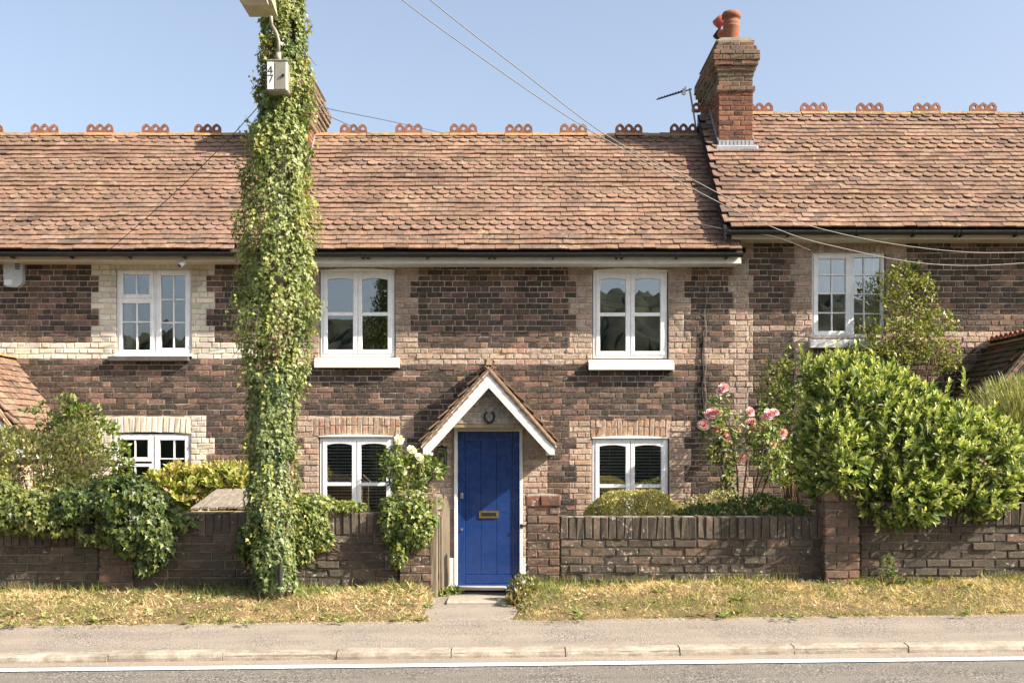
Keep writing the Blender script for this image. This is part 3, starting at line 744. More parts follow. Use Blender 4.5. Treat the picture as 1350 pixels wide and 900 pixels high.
def twin_window(key, u0, u1, v0, v1, midv=None, sill=None, head_arch=True, bl=False):
    mb = MB(); rectframe(mb, u0, u1, v0, v1, 4.6, 0.03, 0.09); um = (u0 + u1) / 2
    mb.cbox(X(um - 3), X(um + 3), 0.03, 0.09, Z(v1 - 4.6), Z(v0 + 4.6), 0.004)
    if head_arch:
        n = 10; x0, x1 = X(u0 - 0.5), X(u1 + 0.5); zb = Z(v0 + 0.5); pts = [(x0, zb)] + [(x1, zb)] + [(x1 - (x1 - x0) * i / n, zb + 0.012 + 0.024 * (1 - (2 * i / n - 1) ** 2)) for i in range(n + 1)]
        mb.prism(pts, lambda p, q, s: (p, s, q), -0.015, 0.029)
    win = mb.build('window', 'white', cot[key])
    mv = midv or (v0 + v1) / 2
    for a, b in ((u0 + 4, um - 0.8), (um + 0.8, u1 - 4)):
        sash(win, a, b, v0 + 4, v1 - 4.2, 5.2, (), (mv,), arch=2.2, bv_t=4.6)
    room(win, u0 + 3, u1 - 3, v0 + 3, v1 - 3)
    if bl: blind(win, u0 + 8, u1 - 8, v0 + 8, v1 - 4)
    if sill:
        s = MB(); su0, su1, sv0, sv1 = sill
        s.add([(X(su0), -0.105, Z(sv1)), (X(su1), -0.105, Z(sv1)), (X(su1), 0.1, Z(sv1)), (X(su0), 0.1, Z(sv1)), (X(su0), -0.105, Z(sv0 + 4.5)), (X(su1), -0.105, Z(sv0 + 4.5)), (X(su1), 0.1, Z(sv0 - 1)), (X(su0), 0.1, Z(sv0 - 1))],
              [(0, 3, 2, 1), (4, 5, 6, 7), (0, 1, 5, 4), (1, 2, 6, 5), (2, 3, 7, 6), (3, 0, 4, 7)])
        s.cbox(X(su0 - .4), X(su1 + .4), -0.112, -0.09, Z(sv1 + 0.3), Z(sv0 + 5.2), 0.006)
        s.build('sill', 'white_paint', win)
    return win

# ---------------------------------------------------------------- the three facades
pk = 'pink'
def mid_kind(u, v): return 'dark'
z = []
# band courses and quoins of the central cottage
z.append((320, 985, 458, 480, pk))
teeth(z, 422, 398, 408, 357, 458, 'buff'); teeth(z, 520, 551, 541, 357, 458, 'buff')
teeth(z, 782, 750, 760, 357, 458, 'buff'); teeth(z, 880, 911, 902, 357, 458, 'buff')
z += [(395, 551, 345, 357, 'buff'), (749, 911, 345, 357, 'buff')]
z += [(320, 345, 345, 480, 'buff')]
teeth(z, 421, 391, 400, 572, 700, pk); teeth(z, 518, 545, 536, 572, 700, pk); z += [(391, 545, 550, 574, pk)]
teeth(z, 781, 750, 759, 574, 700, pk); teeth(z, 881, 911, 902, 574, 700, pk); z += [(750, 911, 552, 576, pk)]
teeth(z, 985, 961, 967, 345, 783, 'buff')
z += [(568, 600, 562, 790, pk), (688, 722, 562, 790, pk), (612, 678, 520, 556, 'grey'), (625, 665, 500, 521, 'grey'), (586, 704, 555.5, 563, 'buff')]
op = [(421, 521, 355, 472), (781, 881, 355, 474), (420, 519, 574, 695), (780, 882, 576, 695), (598, 689, 561, 795)]
so_ = [(422, 521, 345, 355, 'buff'), (782, 881, 345, 355, 'buff'), (413, 528, 550, 574, 'salmon'), (778, 884, 552, 576, 'salmon')]
mid_wall, mid_recs = facade('mid', 343, z, op, so_, mid_kind)
lay(mid_wall, mid_recs, 'brick', 300, rank=lambda r: -r['w'] * 0.5 + ((r['c'][0] - 0.0) ** 2 + (r['c'][2] - 2.6) ** 2) * 0.05)

z = [(-135, 336, 454, 477, 'cream')]
teeth(z, 153, 120, 130, 350, 454, 'cream'); teeth(z, 252, 283, 272, 350, 454, 'cream'); z += [(120, 283, 340, 354, 'cream')]
z += [(130, 153, 454, 477, 'cream')]
teeth(z, 147, 115, 125, 570, 690, 'cream'); teeth(z, 251, 283, 272, 570, 690, 'cream'); z += [(115, 272, 549, 571, 'cream')]
z += [(-135, 20, 580, 783, 'pink')]
op = [(153, 252, 353, 470), (147, 251, 571, 690), (-105, -40, 560, 790)]
left_wall, left_recs = facade('left', 341, z, op, [(145, 262, 342, 353, 'cream'), (140, 252, 550, 571, 'cream')], mid_kind)
lay(left_wall, left_recs, 'brick', 300, rank=lambda r: -r['w'] * 0.5 + ((r['c'][0] + 4.9) ** 2 + (r['c'][2] - 3.4) ** 2) * 0.05)

z = [(977, 1490, 433, 456, pk), (988, 1050, 432, 462, 'buff'), (1048, 1072, 318, 600, 'buff'), (1167, 1190, 313, 440, 'buff'), (1050, 1195, 312, 333, 'buff')]
teeth(z, 968, 993, 987, 312, 783, 'buff'); teeth(z, 1072, 1042, 1050, 333, 460, 'buff'); teeth(z, 1167, 1196, 1188, 333, 445, 'buff')
z += [(993, 1045, 433, 456, 'dark')]
op = [(1071, 1168, 332, 447), (1375, 1440, 545, 795)]
right_wall, right_recs = facade('right', 312, z, op, [(1071, 1168, 318, 332, 'buff')], mid_kind)
lay(right_wall, right_recs, 'brick', 300, rank=lambda r: -r['w'] * 0.5 + ((r['c'][0] - 4.9) ** 2 + (r['c'][2] - 3.9) ** 2) * 0.05)

# ---- windows
twin_window('mid', 422, 520, 357, 470, 413.5, (416, 527, 470, 485))
twin_window('mid', 782, 880, 357, 472, 414, (775.5, 887, 473, 488))
twin_window('mid', 421, 518, 575, 690, 638, None, bl=True)
twin_window('mid', 781, 881, 577, 690, 640.5, None, bl=True)
# left cottage, upper
mb = MB(); rectframe(mb, 153, 252, 354, 468, 4, 0.03, 0.09); mb.cbox(X(201), X(206), 0.03, 0.09, Z(464), Z(358), 0.004); mb.cbox(X(157), X(201), 0.03, 0.09, Z(396.5), Z(392), 0.004)
wl_ = mb.build('window', 'white', cot['left'])
sash(wl_, 156, 201, 356, 393, 5.5, (179,), (), handle=1); sash(wl_, 156, 201, 395.5, 465, 4, (179.5,), (424,)); sash(wl_, 205, 250, 356, 465, 6.5, (228,), (394.5, 425))
room(wl_, 155, 250, 356, 466); curtain(wl_, 158, 169, 396, 462); curtain(wl_, 240, 249, 362, 462)
s = MB(); s.cbox(X(145), X(250), -0.1, 0.1, Z(476.5), Z(470), 0.006); s.build('sill', 'slate_sill', wl_)
s = MB(); s.cbox(X(151), X(254), -0.03, 0.09, Z(470), Z(466.5), 0.004); s.build('sill_board', 'white', wl_)
# left cottage, lower
mb = MB(); rectframe(mb, 147, 251, 572, 690, 4, 0.03, 0.09); mb.cbox(X(199), X(204), 0.03, 0.09, Z(686), Z(576), 0.004)
wl_ = mb.build('window', 'white', cot['left'])
sash(wl_, 150, 199.5, 574, 608, 5.5, (177, ), ()); sash(wl_, 150, 199.5, 611, 686, 4, (177,), (640,)); sash(wl_, 203.5, 249, 574, 686, 6, (228.5,), (604.5, 636))
room(wl_, 150, 249, 575, 687)
# right cottage, upper (a casement ajar on the left)
mb = MB(); rectframe(mb, 1071, 1167, 333, 446, 4, 0.03, 0.09); mb.cbox(X(1120), X(1125), 0.03, 0.09, Z(442), Z(337), 0.004)
wl_ = mb.build('window', 'white', cot['right'])
sash(wl_, 1073, 1121.5, 335, 442, 6, (1097.5,), (362, 386.5, 412)); sash(wl_, 1124, 1165, 336, 443, 3, (1140.5,), (362, 387, 413), yo=0.035)
room(wl_, 1074, 1164, 336, 443); curtain(wl_, 1146, 1163, 338, 440); curtain(wl_, 1077, 1083, 338, 440)
s = MB(); s.cbox(X(1066), X(1172), -0.09, 0.1, Z(459), Z(448.5), 0.006); s.build('sill', 'white_paint', wl_)

# ---- roofs. The party line of the two roofs follows the raised verge of the right cottage
XV = X(955, YE)
roL, zrL, zeL = roof('left', X(-150), X(328), 331, 181)
roM, zrM, zeM = roof('mid', X(328), XV + 0.25, 331, 181)
roR, zrR, zeR = roof('right', XV, X(1500), 302, 153)
def cu(u): return X(u, YR)
ridge_run(roL, X(-150) - 0.3, cu(392), YR, zrL + 0.03, [cu(u) for u in (59, -14, 132, 205, 274, 347)])
ridge_run(roM, cu(392), XV + 0.02, YR, zrM + 0.03, [cu(u) for u in (466, 539, 611, 684, 756, 829, 901)])
ridge_run(roR, XV, cu(1400), YR, zrR + 0.03, [cu(u) for u in (1073, 930, 1001, 1147, 1222, 1296, 1370)])
# gable strip of the taller cottage showing above the lower roof
mb = MB(); mb.prism([(YE + 0.02, zeR - 0.02), (YR, zrR - 0.02), (2 * YR - YE, zeR - 0.02), (2 * YR - YE, zeR - 0.6), (0.02, zeR - 0.9), (0.02, zeM - 0.1), (YE + 0.02, zeM - 0.02)], lambda p, q, a: (a, p, q), XV + 0.03, XV + 0.1)
mb.build('gable_upstand', 'underlay', cot['right'])
mb = MB(); mb.prism([(YE - 0.03, zeR + 0.005), (YR, zrR + 0.02), (YR, zrR - 0.1), (YE - 0.03, zeR - 0.1)], lambda p, q, a: (a, p, q), XV - 0.012, XV + 0.03)
mb.build('verge_board', 'iron', cot['right'])
# outer shell behind the facades keeps the rooms dark
for key, x0, x1, zt in (('left', X(-150), X(328), zeL), ('mid', X(328), X(977), zeM), ('right', X(977), X(1490), zeR)):
    mb = MB(); mb.add([(x0, 3.5, GZ0 - 0.2), (x1, 3.5, GZ0 - 0.2), (x1, 3.5, zt + .3), (x0, 3.5, zt + .3), (x0, 0.11, GZ0 - 0.2), (x1, 0.11, GZ0 - 0.2), (x1, 0.11, zt - 0.05), (x0, 0.11, zt - 0.05)], [(0, 1, 2, 3), (0, 3, 7, 4), (1, 5, 6, 2)])
    mb.build('rear_wall', 'mortar', cot[key])
for key, xx, zt, ze in (('left', X(-150) + 0.05, zrL, zeL), ('right', X(1490) - 0.05, zrR, zeR)):
    mb = MB(); mb.prism([(0, ze), (YR, zt - 0.12), (3.5, ze)], lambda p, q, a: (a, p, q), xx - 0.03, xx + 0.03); mb.build('end_gable', 'mortar', cot[key])
# ---- gutters
zg = Z(333, -0.42)
gutter('left', X(-140), X(327), -0.43, zg, 'cream_paint', [X(u, -.43) for u in (-60, 15, 93, 170, 242)], 0.045)
gm = gutter('mid', X(327) + 0.01, X(979, -.43), -0.43, zg - 0.01, 'white_paint', [X(u, -.43) for u in (340, 478, 485, 563, 645, 652, 729, 813, 820, 892, 958)], 0.07)
zg2 = Z(304.5, -0.42)
gutter('right', XV + 0.02, X(1500), -0.43, zg2, 'cream_paint', [X(u, -.43) for u in (1040, 1130, 1205, 1262, 1268, 1340)], 0.04)

# ---- chimneys
def chimney(key, x0, x1, y0, y1, zbase, ztop, nobj):
    recs = []; dz = 0.0735; n = int((ztop - zbase) / dz); core = MB()
    core.box(x0 + 0.012, x1 - 0.012, y0 + 0.012, y1 - 0.012, zbase - 1.2, ztop - 0.02)
    for k in range(-8, n):
        top = n - 1 - k
        p = {0: 0.02, 1: 0.05, 2: 0.09, 3: 0.09, 4: 0.07, 5: 0.04, 6: 0.015, 7: 0.0, 8: 0.0, 9: 0.03}.get(top, 0.0)
        kind = 'corbel' if top < 10 else 'stack'; zc = zbase + (k + 0.5) * dz
        a0, a1, b0, b1 = x0 - p, x1 + p, y0 - p, y1 + p
        if p > 0: core.box(a0 + 0.012, a1 - 0.012, b0 + 0.012, b1 - 0.012, zc - dz / 2 + .004, zc + dz / 2 - .004)
        h = dz - 0.009
        if k >= -1 or True:
            for xa, xb in course(a0, a1, zc, k):
                if k >= -1: recs.append(dict(c=((xa + xb) / 2, b0, zc), w=xb - xa, h=h, d=0.09, kind=kind, face='-y'))
            for ya, yb in course(b0 + 0.1, b1, zc, k + 1):
                if k >= -1 or (ya > y0 + 0.4):
                    recs.append(dict(c=(a0, (ya + yb) / 2, zc), w=yb - ya, h=h, d=0.09, kind=kind, face='-x'))
                    recs.append(dict(c=(a1, (ya + yb) / 2, zc), w=yb - ya, h=h, d=0.09, kind=kind, face='+x'))
            for xa, xb in course(a0 + 0.1, a1 - 0.1, zc, k):
                recs.append(dict(c=((xa + xb) / 2, b1, zc), w=xb - xa, h=h, d=0.09, kind=kind, face='+y'))
    ch = core.build('chimney', 'mortar', cot[key])
    lay(ch, recs, 'chimney', nobj, rank=lambda r: {'-y': 0, '-x': 1, '+x': 2, '+y': 3}[r['face']])
    m2 = MB(); m2.prism([(x0 - 0.03, 0), (x1 + 0.03, 0), (x1 - 0.06, 0.045), (x0 + 0.06, 0.045)], lambda p, q, s: (p, y0 + (0.02 if True else 0) + s * (y1 - y0 - 0.04), ztop - 0.01 + q), 0, 1); m2.build('flaunching', 'concrete', ch)
    fl = MB(); fl.cbox(x0 - 0.015, x1 + 0.015, y0 - 0.02, y0 - 0.003, zbase - 0.02, zbase + 0.075, 0.004)
    for i in range(9): fl.cbox(x0 + (x1 - x0) * i / 9, x0 + (x1 - x0) * i / 9 + 0.006, y0 - 0.026, y0 - 0.018, zbase - .02, zbase + 0.07, 0.002)
    for sx in (x0 - 0.008, x1 + 0.008):
        fl.prism([(y0 - 0.02, zbase - 0.03), (y0 - 0.02, zbase + 0.09), (YR, zbase + 0.09 + (YR - y0) * 1.02), (YR, zbase - .03 + (YR - y0) * 1.02)], lambda p, q, a: (a, p, q), sx - 0.005, sx + 0.005)
    fl.cbox(x0 - 0.06, x1 + 0.06, y0 - 0.1, y0 - 0.02, zbase - 0.1, zbase - 0.015, 0.02)
    fl.build('flashing', 'lead', ch)
    return ch
def roof_z(y, ze, zr): return ze + (zr - ze) * (y - YE) / (YR - YE)
YC0, YC1 = 1.05, 2.62
cx0, cx1 = X(947, YC0), X(993, YC0); ztop = Z(52, YC0)
chR = chimney('right', cx0, cx1, YC0, YC1, Z(192, YC0), ztop, 300)
def pot(ch, x, y, z, h, r, mat='terracotta'):
    mb = MB(); mb.lathe([(r * 1.0, 0), (r * 1.0, h * 0.5), (r * 1.05, h * 0.52), (r * 1.05, h * 0.56), (r * 0.98, h * 0.58), (r * 1.05, h * 0.63), (r * 1.05, h * 0.68), (r * .98, h * 0.7), (r * 0.97, h * 0.8), (r * 1.2, h * 0.82), (r * 1.22, h * 0.92), (r * 1.05, h), (r * 0.8, h * 1.0), (r * 0.78, h * 0.7)], (x, y, z), 22)
    return mb.build('chimney_pot', mat, ch, True)
pz = ztop + 0.02
pot(chR, X(964, 1.3), 1.3, pz, 0.47, 0.118); pot(chR, X(958.5, 1.75), 1.75, pz, 0.36, 0.12, 'rustred')
p3 = pot(chR, X(956, 2.2), 2.2, pz, 0.2, 0.11, 'rustred')
mb = MB(); mb.tube([P(958, 29, 1.8), P(950, 27, 1.8), P(945, 33, 1.8)], 0.085, 12); mb.build('cowl', 'rustred', chR, True)
mb = MB(); mb.tube([P(954, 46, 2.0), P(949, 42, 2.0), P(944, 50, 2.0)], 0.06, 10); mb.build('cowl', 'iron', chR, True)
# shared stack between left and central cottage, mostly behind the ivy
lx0 = X(356, YC0); lx1 = X(405, YC0)
chL = chimney('mid', lx0, lx1, YC0, YC1, roof_z(YC0, zeM, zrM), roof_z(YC0, zeM, zrM) + 1.52, 60)
pot(chL, (lx0 + lx1) / 2, 1.35, roof_z(YC0, zeM, zrM) + 1.54, 0.4, 0.13); pot(chL, (lx0 + lx1) / 2, 1.9, roof_z(YC0, zeM, zrM) + 1.54, 0.4, 0.13)
M['verge_mortar'] = mat_masonry('verge_mortar', (0.6, 1.3), 60, 0.8, 0.008, colour=(0.34, 0.26, 0.165))
M['verge_tile'] = mat_masonry('verge_tile', (0.6, 1.3), 60, 0.8, 0.006, colour=(0.27, 0.17, 0.115))
# ---------------------------------------------------------------- porches
def gable_porch(key, xa, za, hw, h, dep, matkey, kindp, board=0.14, nobj=120, bmat='white_paint', crest=False, gauge=0.1):
    L = math.hypot(hw, h); a, b = hw / L, h / L
    mb = MB(); t = 0.085; y0 = 0.012
    mb.prism([(xa - hw, za - h), (xa, za), (xa + hw, za - h), (xa + hw, za - h - t), (xa, za - t * 1.3), (xa - hw, za - h - t)], lambda p, q, s: (p, s, q - 0.015), -dep - 0.002, 0.1)
    po = mb.build('porch', 'verge_mortar', cot[key])
    for s in (-1, 1):                                         # stepped tile ends along the verge
        n = int(L / 0.105)
        for i in range(n):
            q_ = MB(); mt = Matrix.Translation((xa + s * hw * (i + .5) / n, -dep - .012, za - h * (i + .5) / n)) @ Matrix.Rotation(s * math.atan2(h, hw) - s * 0.12, 4, 'Y')
            q_.cbox(-0.085, 0.085, -0.012, 0.03, -0.05 + R.gauss(0, .003), -0.034, 0.003, mt); q_.cbox(-0.075, 0.085, -0.004, 0.03, -0.078 + R.gauss(0, .003), -0.062, 0.003, mt); q_.build('verge_tile', 'verge_tile', po)
    pat = lambda r: 'plain'
    tiles(po, (xa - hw - 0.02 * a, y0, za - h - 0.02 * b), (0, -1, 0), (a, 0, b), dep, L, gauge, 0.167, pat, nobj // 2, matkey, kindp)
    tiles(po, (xa + hw + 0.02 * a, -dep + y0, za - h - 0.02 * b), (0, 1, 0), (-a, 0, b), dep, L, gauge, 0.167, pat, nobj // 2, matkey, kindp)
    # ridge pieces along y
    n = max(1, round(dep / 0.42))
    for i in range(n):
        o = link('ridge_tile', RIDGE[R.randrange(4)], po); sc = dep / n / 0.425
        o.matrix_basis = Matrix.Translation((xa, -dep * (i + 0.5) / n, za + 0.04)) @ Matrix.Rotation(math.pi / 2, 4, 'Z') @ Matrix.Diagonal((sc, 0.62, 0.75, 1))
        if crest:
            o = link('crest', CREST, po); o.matrix_basis = Matrix.Translation((xa, -dep * (i + 0.5) / n, za + 0.06)) @ Matrix.Rotation(math.pi / 2, 4, 'Z') @ Matrix.Diagonal((sc, 1, 0.8, 1))
    # barge boards at the front
    for s in (-1, 1):
        m2 = MB(); tz = 0.095; yb = -dep - 0.005
        q = board / a if False else board * L / hw
        poly = [(0, -tz), (s * (hw - 0.015), -h - tz), (s * (hw - 0.015), -h - tz - board * 0.62), (s * (hw - 0.085), -h - tz - board * 0.62 - 0.0), (0, -tz - q)]
        m2.prism([(xa + p, za + r) for p, r in poly][::s], lambda p, r, y: (p, y, r), yb, yb + 0.03)
        # thin capping strip along the top edge
        poly = [(0, -tz + 0.028), (s * (hw + 0.01), -h - tz + 0.028), (s * (hw + 0.01), -h - tz + 0.004), (0, -tz + 0.004)]
        m2.prism([(xa + p, za + r) for p, r in poly][::s], lambda p, r, y: (p, y, r), yb - 0.012, yb + 0.03)
        m2.build('barge_board', bmat, po)
        m3 = MB(); xx = sorted((xa + s * (hw - 0.13), xa + s * (hw - 0.02))); m3.cbox(xx[0], xx[1], -dep + 0.026, -0.0, za - h - tz - 0.1, za - h - tz - 0.06, 0.004); m3.build('soffit_board', bmat, po)
    return po
pm = gable_porch('mid', X(644.5, -0.4), Z(481, -0.4), 0.905, 1.03, 0.42, 'tile', 'roof', nobj=120)
# brick infill under the gable
ty = -0.26; tm = MB(); tm.prism([(592, 559), (698, 559), (645, 497)], lambda a, b, s: (X(a, ty), s, Z(b, ty)), ty + 0.012, -0.002); tb = tm.build('gable_infill', 'mortar', pm)
recs = []
for k in range(6):
    v = 555.5 - 7.8 * k; hwid = 50 * (v - 3.9 - 497) / 62
    if hwid < 4: continue
    for xa_, xb_ in course(X(645 - hwid, ty), X(645 + hwid, ty), 0, k + 1): recs.append(dict(c=((xa_ + xb_) / 2, ty, Z(v, ty)), w=xb_ - xa_, h=0.069, d=0.05, kind='grey', face='-y'))
lay(tb, recs, 'brick', 80)
tl_ = MB(); tl_.cbox(X(594, ty), X(696, ty), ty + 0.006, -0.002, Z(563.5, ty), Z(559.3, ty), 0.004); tl_.build('lintel', 'verge_mortar', pm)
fin = MB(); c = P(644.5, 480, -0.4); fin.prism([(-0.045, 0), (0.045, 0), (0.03, 0.06), (0.008, 0.1), (-0.012, 0.095), (-0.03, 0.05)], lambda p, q, s: (c.x + p, c.y + s, c.z + q - 0.01), -0.03, 0.05); fin.build('ridge_finial', 'verge_mortar', pm)
gable_porch('left', X(18), Z(474), 0.83, 1.16, 1.55, 'tile', 'roof', board=0.16, nobj=200)
gable_porch('right', X(1306), Z(459), 0.86, 1.05, 1.3, 'mossy', 'moss', board=0.16, nobj=200, crest=True, bmat='iron')
for key, xa, hw, zt, dep in (('left', X(18), 0.7, Z(580), 1.35), ('right', X(1306), 0.72, Z(545), 1.1)):
    recs = []; mb = MB(); mb.box(xa - hw + .01, xa + hw - .01, -dep + .01, 0.0, GZ0 - 0.1, zt)
    mb.prism([(xa - hw, zt), (xa + hw, zt), (xa, zt + (1.0 if key == 'left' else 0.85))], lambda p, q, s: (p, s, q), -dep + .01, 0)
    pw = mb.build('porch_wall', 'mortar', cot[key])
    for k in range(int((zt - GZ0) / DZ)):
        zc = GZ0 + (k + .5) * DZ
        for s, fc in ((-1, '-x'), (1, '+x')):
            for ya, yb in course(-dep, 0, zc, k): recs.append(dict(c=(xa + s * hw, (ya + yb) / 2, zc), w=yb - ya, h=DZ - .01, d=0.05, kind='pink', face=fc))
        for xa_, xb_ in course(xa - hw, xa + hw, zc, k + 1): recs.append(dict(c=((xa_ + xb_) / 2, -dep, zc), w=xb_ - xa_, h=DZ - .01, d=0.05, kind='pink', face='-y'))
    lay(pw, recs, 'brick', 60, rank=lambda r: -r['c'][2])

# ---------------------------------------------------------------- front door
mb = MB(); yd = -0.01
mb.cbox(X(598.6), X(603.4), yd - 0.03, 0.09, Z(778), Z(562), 0.005); mb.cbox(X(684.8), X(689), yd - 0.03, 0.09, Z(778), Z(562), 0.005); mb.cbox(X(603.4), X(684.8), yd - 0.03, 0.09, Z(568.6), Z(562), 0.005)
df = mb.build('door_frame', 'white_paint', cot['mid'])
mb = MB(); mb.cbox(X(603.6), X(684.6), 0.022, 0.05, Z(776), Z(568.9), 0.003); door = mb.build('door', 'blue', cot['mid'])
def dpart(nm, u0, u1, v0, v1, ya, b=0.006, mat='blue'):
    m2 = MB(); m2.cbox(X(u0), X(u1), ya, 0.0225, Z(v1), Z(v0), b); return m2.build(nm, mat, door)
dpart('stile', 604, 613, 569.4, 775, 0.002); dpart('stile', 675.6, 684.2, 569.4, 775, 0.002)
dpart('rail', 613.1, 675.5, 569.4, 580, 0.002); dpart('rail', 613.1, 675.5, 757, 769, 0.002)
for i in range(3):
    a = 613.3 + i * 20.8; dpart('plank', a, a + 20.4, 580.2, 756.8, 0.010, 0.008)
m2 = MB(); m2.prism([(0, 0), (-0.05, 0), (-0.045, 0.02), (0, 0.07)], lambda p, q, s: (s, 0.012 + p, Z(775.5) + q), X(605), X(683)); m2.build('weather_bar', 'blue', door)
m2 = MB(); m2.cbox(X(632), X(657), -0.012, 0.009, Z(682.2), Z(673), 0.004); lb = m2.build('letter_plate', 'brass', door)
m2 = MB(); m2.cbox(X(634.5), X(654.5), -0.017, -0.0125, Z(680), Z(675.3), 0.002); m2.build('letter_flap', 'iron', door)
m2 = MB(); m2.cbox(X(607.3), X(611), -0.012, 0.003, Z(657), Z(649), 0.004); m2.tube([P(609.1, 652, -0.012), P(609.1, 652, -0.03)], 0.012, 12); m2.build('lock', 'steel', door)
m2 = MB(); m2.tube([P(609, 697.5, 0.003), P(609, 697.5, -0.016)], 0.019, 14); m2.build('keyhole_cover', 'steel', door)
m2 = MB(); m2.tube([P(688, 692.5, -0.05), P(694, 692.5, -0.05)], 0.012, 8); m2.cbox(X(686), X(689), -0.055, -0.035, Z(695), Z(690), 0.003); m2.build('door_hook', 'iron', df)
m2 = MB(); m2.cbox(X(600), X(688), -0.2, 0.06, Z(783), Z(776.4), 0.008); m2.build('threshold', 'white_paint', cot['mid'])
m2 = MB(); m2.cbox(X(592), X(697), -0.55, -0.2, Z(792), Z(783.6), 0.012); m2.build('doorstep', 'concrete', cot['mid'])
m2 = MB(); m2.cbox(X(583), X(598.4), -0.035, 0.02, Z(785), Z(735), 0.006); m2.cbox(X(689.3), X(700), -0.035, 0.02, Z(785), Z(735), 0.006); m2.build('painted_plinth', 'white_paint', cot['mid'])
# horseshoe over the door
hs = thing('horseshoe', P(645.5, 556, -0.26), 'iron horseshoe hung on the bricks above the blue door', 'horseshoe')
m2 = MB(); m2.tube([P(645.5 + 6.3 * math.sin(t) * (1 if abs(t) < 2.2 else 0.93), 549 + 7.5 * math.cos(t), -0.275) for t in [(-2.6 + 5.2 * i / 22) for i in range(23)]], [0.011 + 0.004 * math.sin(math.pi * i / 22) for i in range(23)], 8); m2.build('shoe', 'iron', hs)
# lantern
ln = thing('wall_lantern', P(583, 625, -0.02), 'black framed glass wall lantern left of the blue door', 'lantern')
m2 = MB(); u0, u1, v0, v1 = 576.5, 589.5, 588, 625
m2.cbox(X(u0), X(u1), -0.03, -0.012, Z(v1), Z(v0), 0.004); m2.build('back_plate', 'iron', ln)
m2 = MB()
for uu in (u0 + 1.5, u1 - 1.5):
    for yy in (-0.14, -0.04): m2.tube([(X(uu), yy, Z(618)), (X(uu), yy, Z(593))], 0.007, 6)
m2.cbox(X(u0), X(u1), -0.15, -0.03, Z(620), Z(617), 0.003); m2.cbox(X(u0), X(u1), -0.15, -0.03, Z(594), Z(592), 0.003)
m2.add([(X(u0), -0.15, Z(592)), (X(u1), -0.15, Z(592)), (X(u1), -0.03, Z(592)), (X(u0), -0.03, Z(592)), (X(583), -0.08, Z(586))], [(0, 1, 4), (1, 2, 4), (2, 3, 4), (3, 0, 4)]); m2.build('cage', 'iron', ln)
m2 = MB(); m2.cbox(X(u0 + 2), X(u1 - 2), -0.138, -0.042, Z(616.8), Z(594.2), 0.002); m2.build('lantern_glass', 'glass', ln)
m2 = MB(); m2.lathe([(0.012, 0), (0.014, 0.03), (0.026, 0.08), (0.02, 0.12), (0.004, 0.135)], (X(583), -0.09, Z(614)), 12); m2.build('bulb', 'lampglass', ln, True)
# alarm box, camera
al = thing('alarm_box', P(21, 379, -0.02), 'pale grey alarm box high on the left cottage wall', 'alarm box')
m2 = MB(); m2.prism([(8.5, 341), (33.5, 341), (33.5, 373), (27, 379.5), (15, 379.5), (9, 377)], lambda p, q, s: (X(p), s, Z(q)), -0.1, 0.0); m2.build('casing', 'alarm', al)
m2 = MB()
for i in range(4): m2.cbox(X(24), X(30.5), -0.104, -0.1005, Z(350 + i * 2.2), Z(348.8 + i * 2.2), 0.001)
m2.build('vent', 'black', al)
m2 = MB(); m2.lathe([(0.03, 0), (0.03, 0.02), (0.02, 0.035)], (X(17), -0.07, Z(378.5)), 14); m2.build('strobe', 'blue', al, True)
m2 = MB(); m2.cbox(X(10), X(20), -0.108, -0.1005, Z(377), Z(370), 0.01); m2.build('badge', 'white', al)
sc = thing('security_camera', P(239, 342, -0.25), 'small white security camera under the eaves above the cream-framed window', 'camera')
m2 = MB(); m2.tube([P(243.5, 345, -0.3), P(237, 350, -0.36)], [0.03, 0.036], 12); m2.build('camera_body', 'white', sc, True)
m2 = MB(); m2.tube([P(243, 339.5, -0.3), P(242.5, 346, -0.3)], 0.013, 8); m2.cbox(X(240, -.3), X(246, -.3), -0.33, -0.27, Z(341.5, -.3), Z(339, -.3), 0.004); m2.build('mount', 'white', sc)
m2 = MB(); m2.tube([P(237.2, 349.8, -0.358), P(236.8, 350.2, -0.364)], 0.026, 12); m2.build('lens', 'black', sc)
# cables clipped to the wall near the party line
def wire(name, pts, r, mat, label, cat='cable', n=6):
    m2 = MB(); m2.tube(pts, r, n); o = m2.build(name, mat, None, True); return set_props(o, label, cat)
wire('wall_cable', [P(930 + 1.2 * math.sin(i * 1.3), 338 + 9 * i, -0.012) for i in range(26)], 0.0055, 'cable', 'pale cable running down the wall right of the upper right window')
m2 = MB(); m2.tube([P(926 + 1.2 * math.sin(i * .9), 437 + 6.2 * i, -0.02) for i in range(24)], 0.014, 8); o = set_props(m2.build('conduit', 'iron', None, True), 'thin dark iron conduit on the wall behind the pink rose', 'conduit')

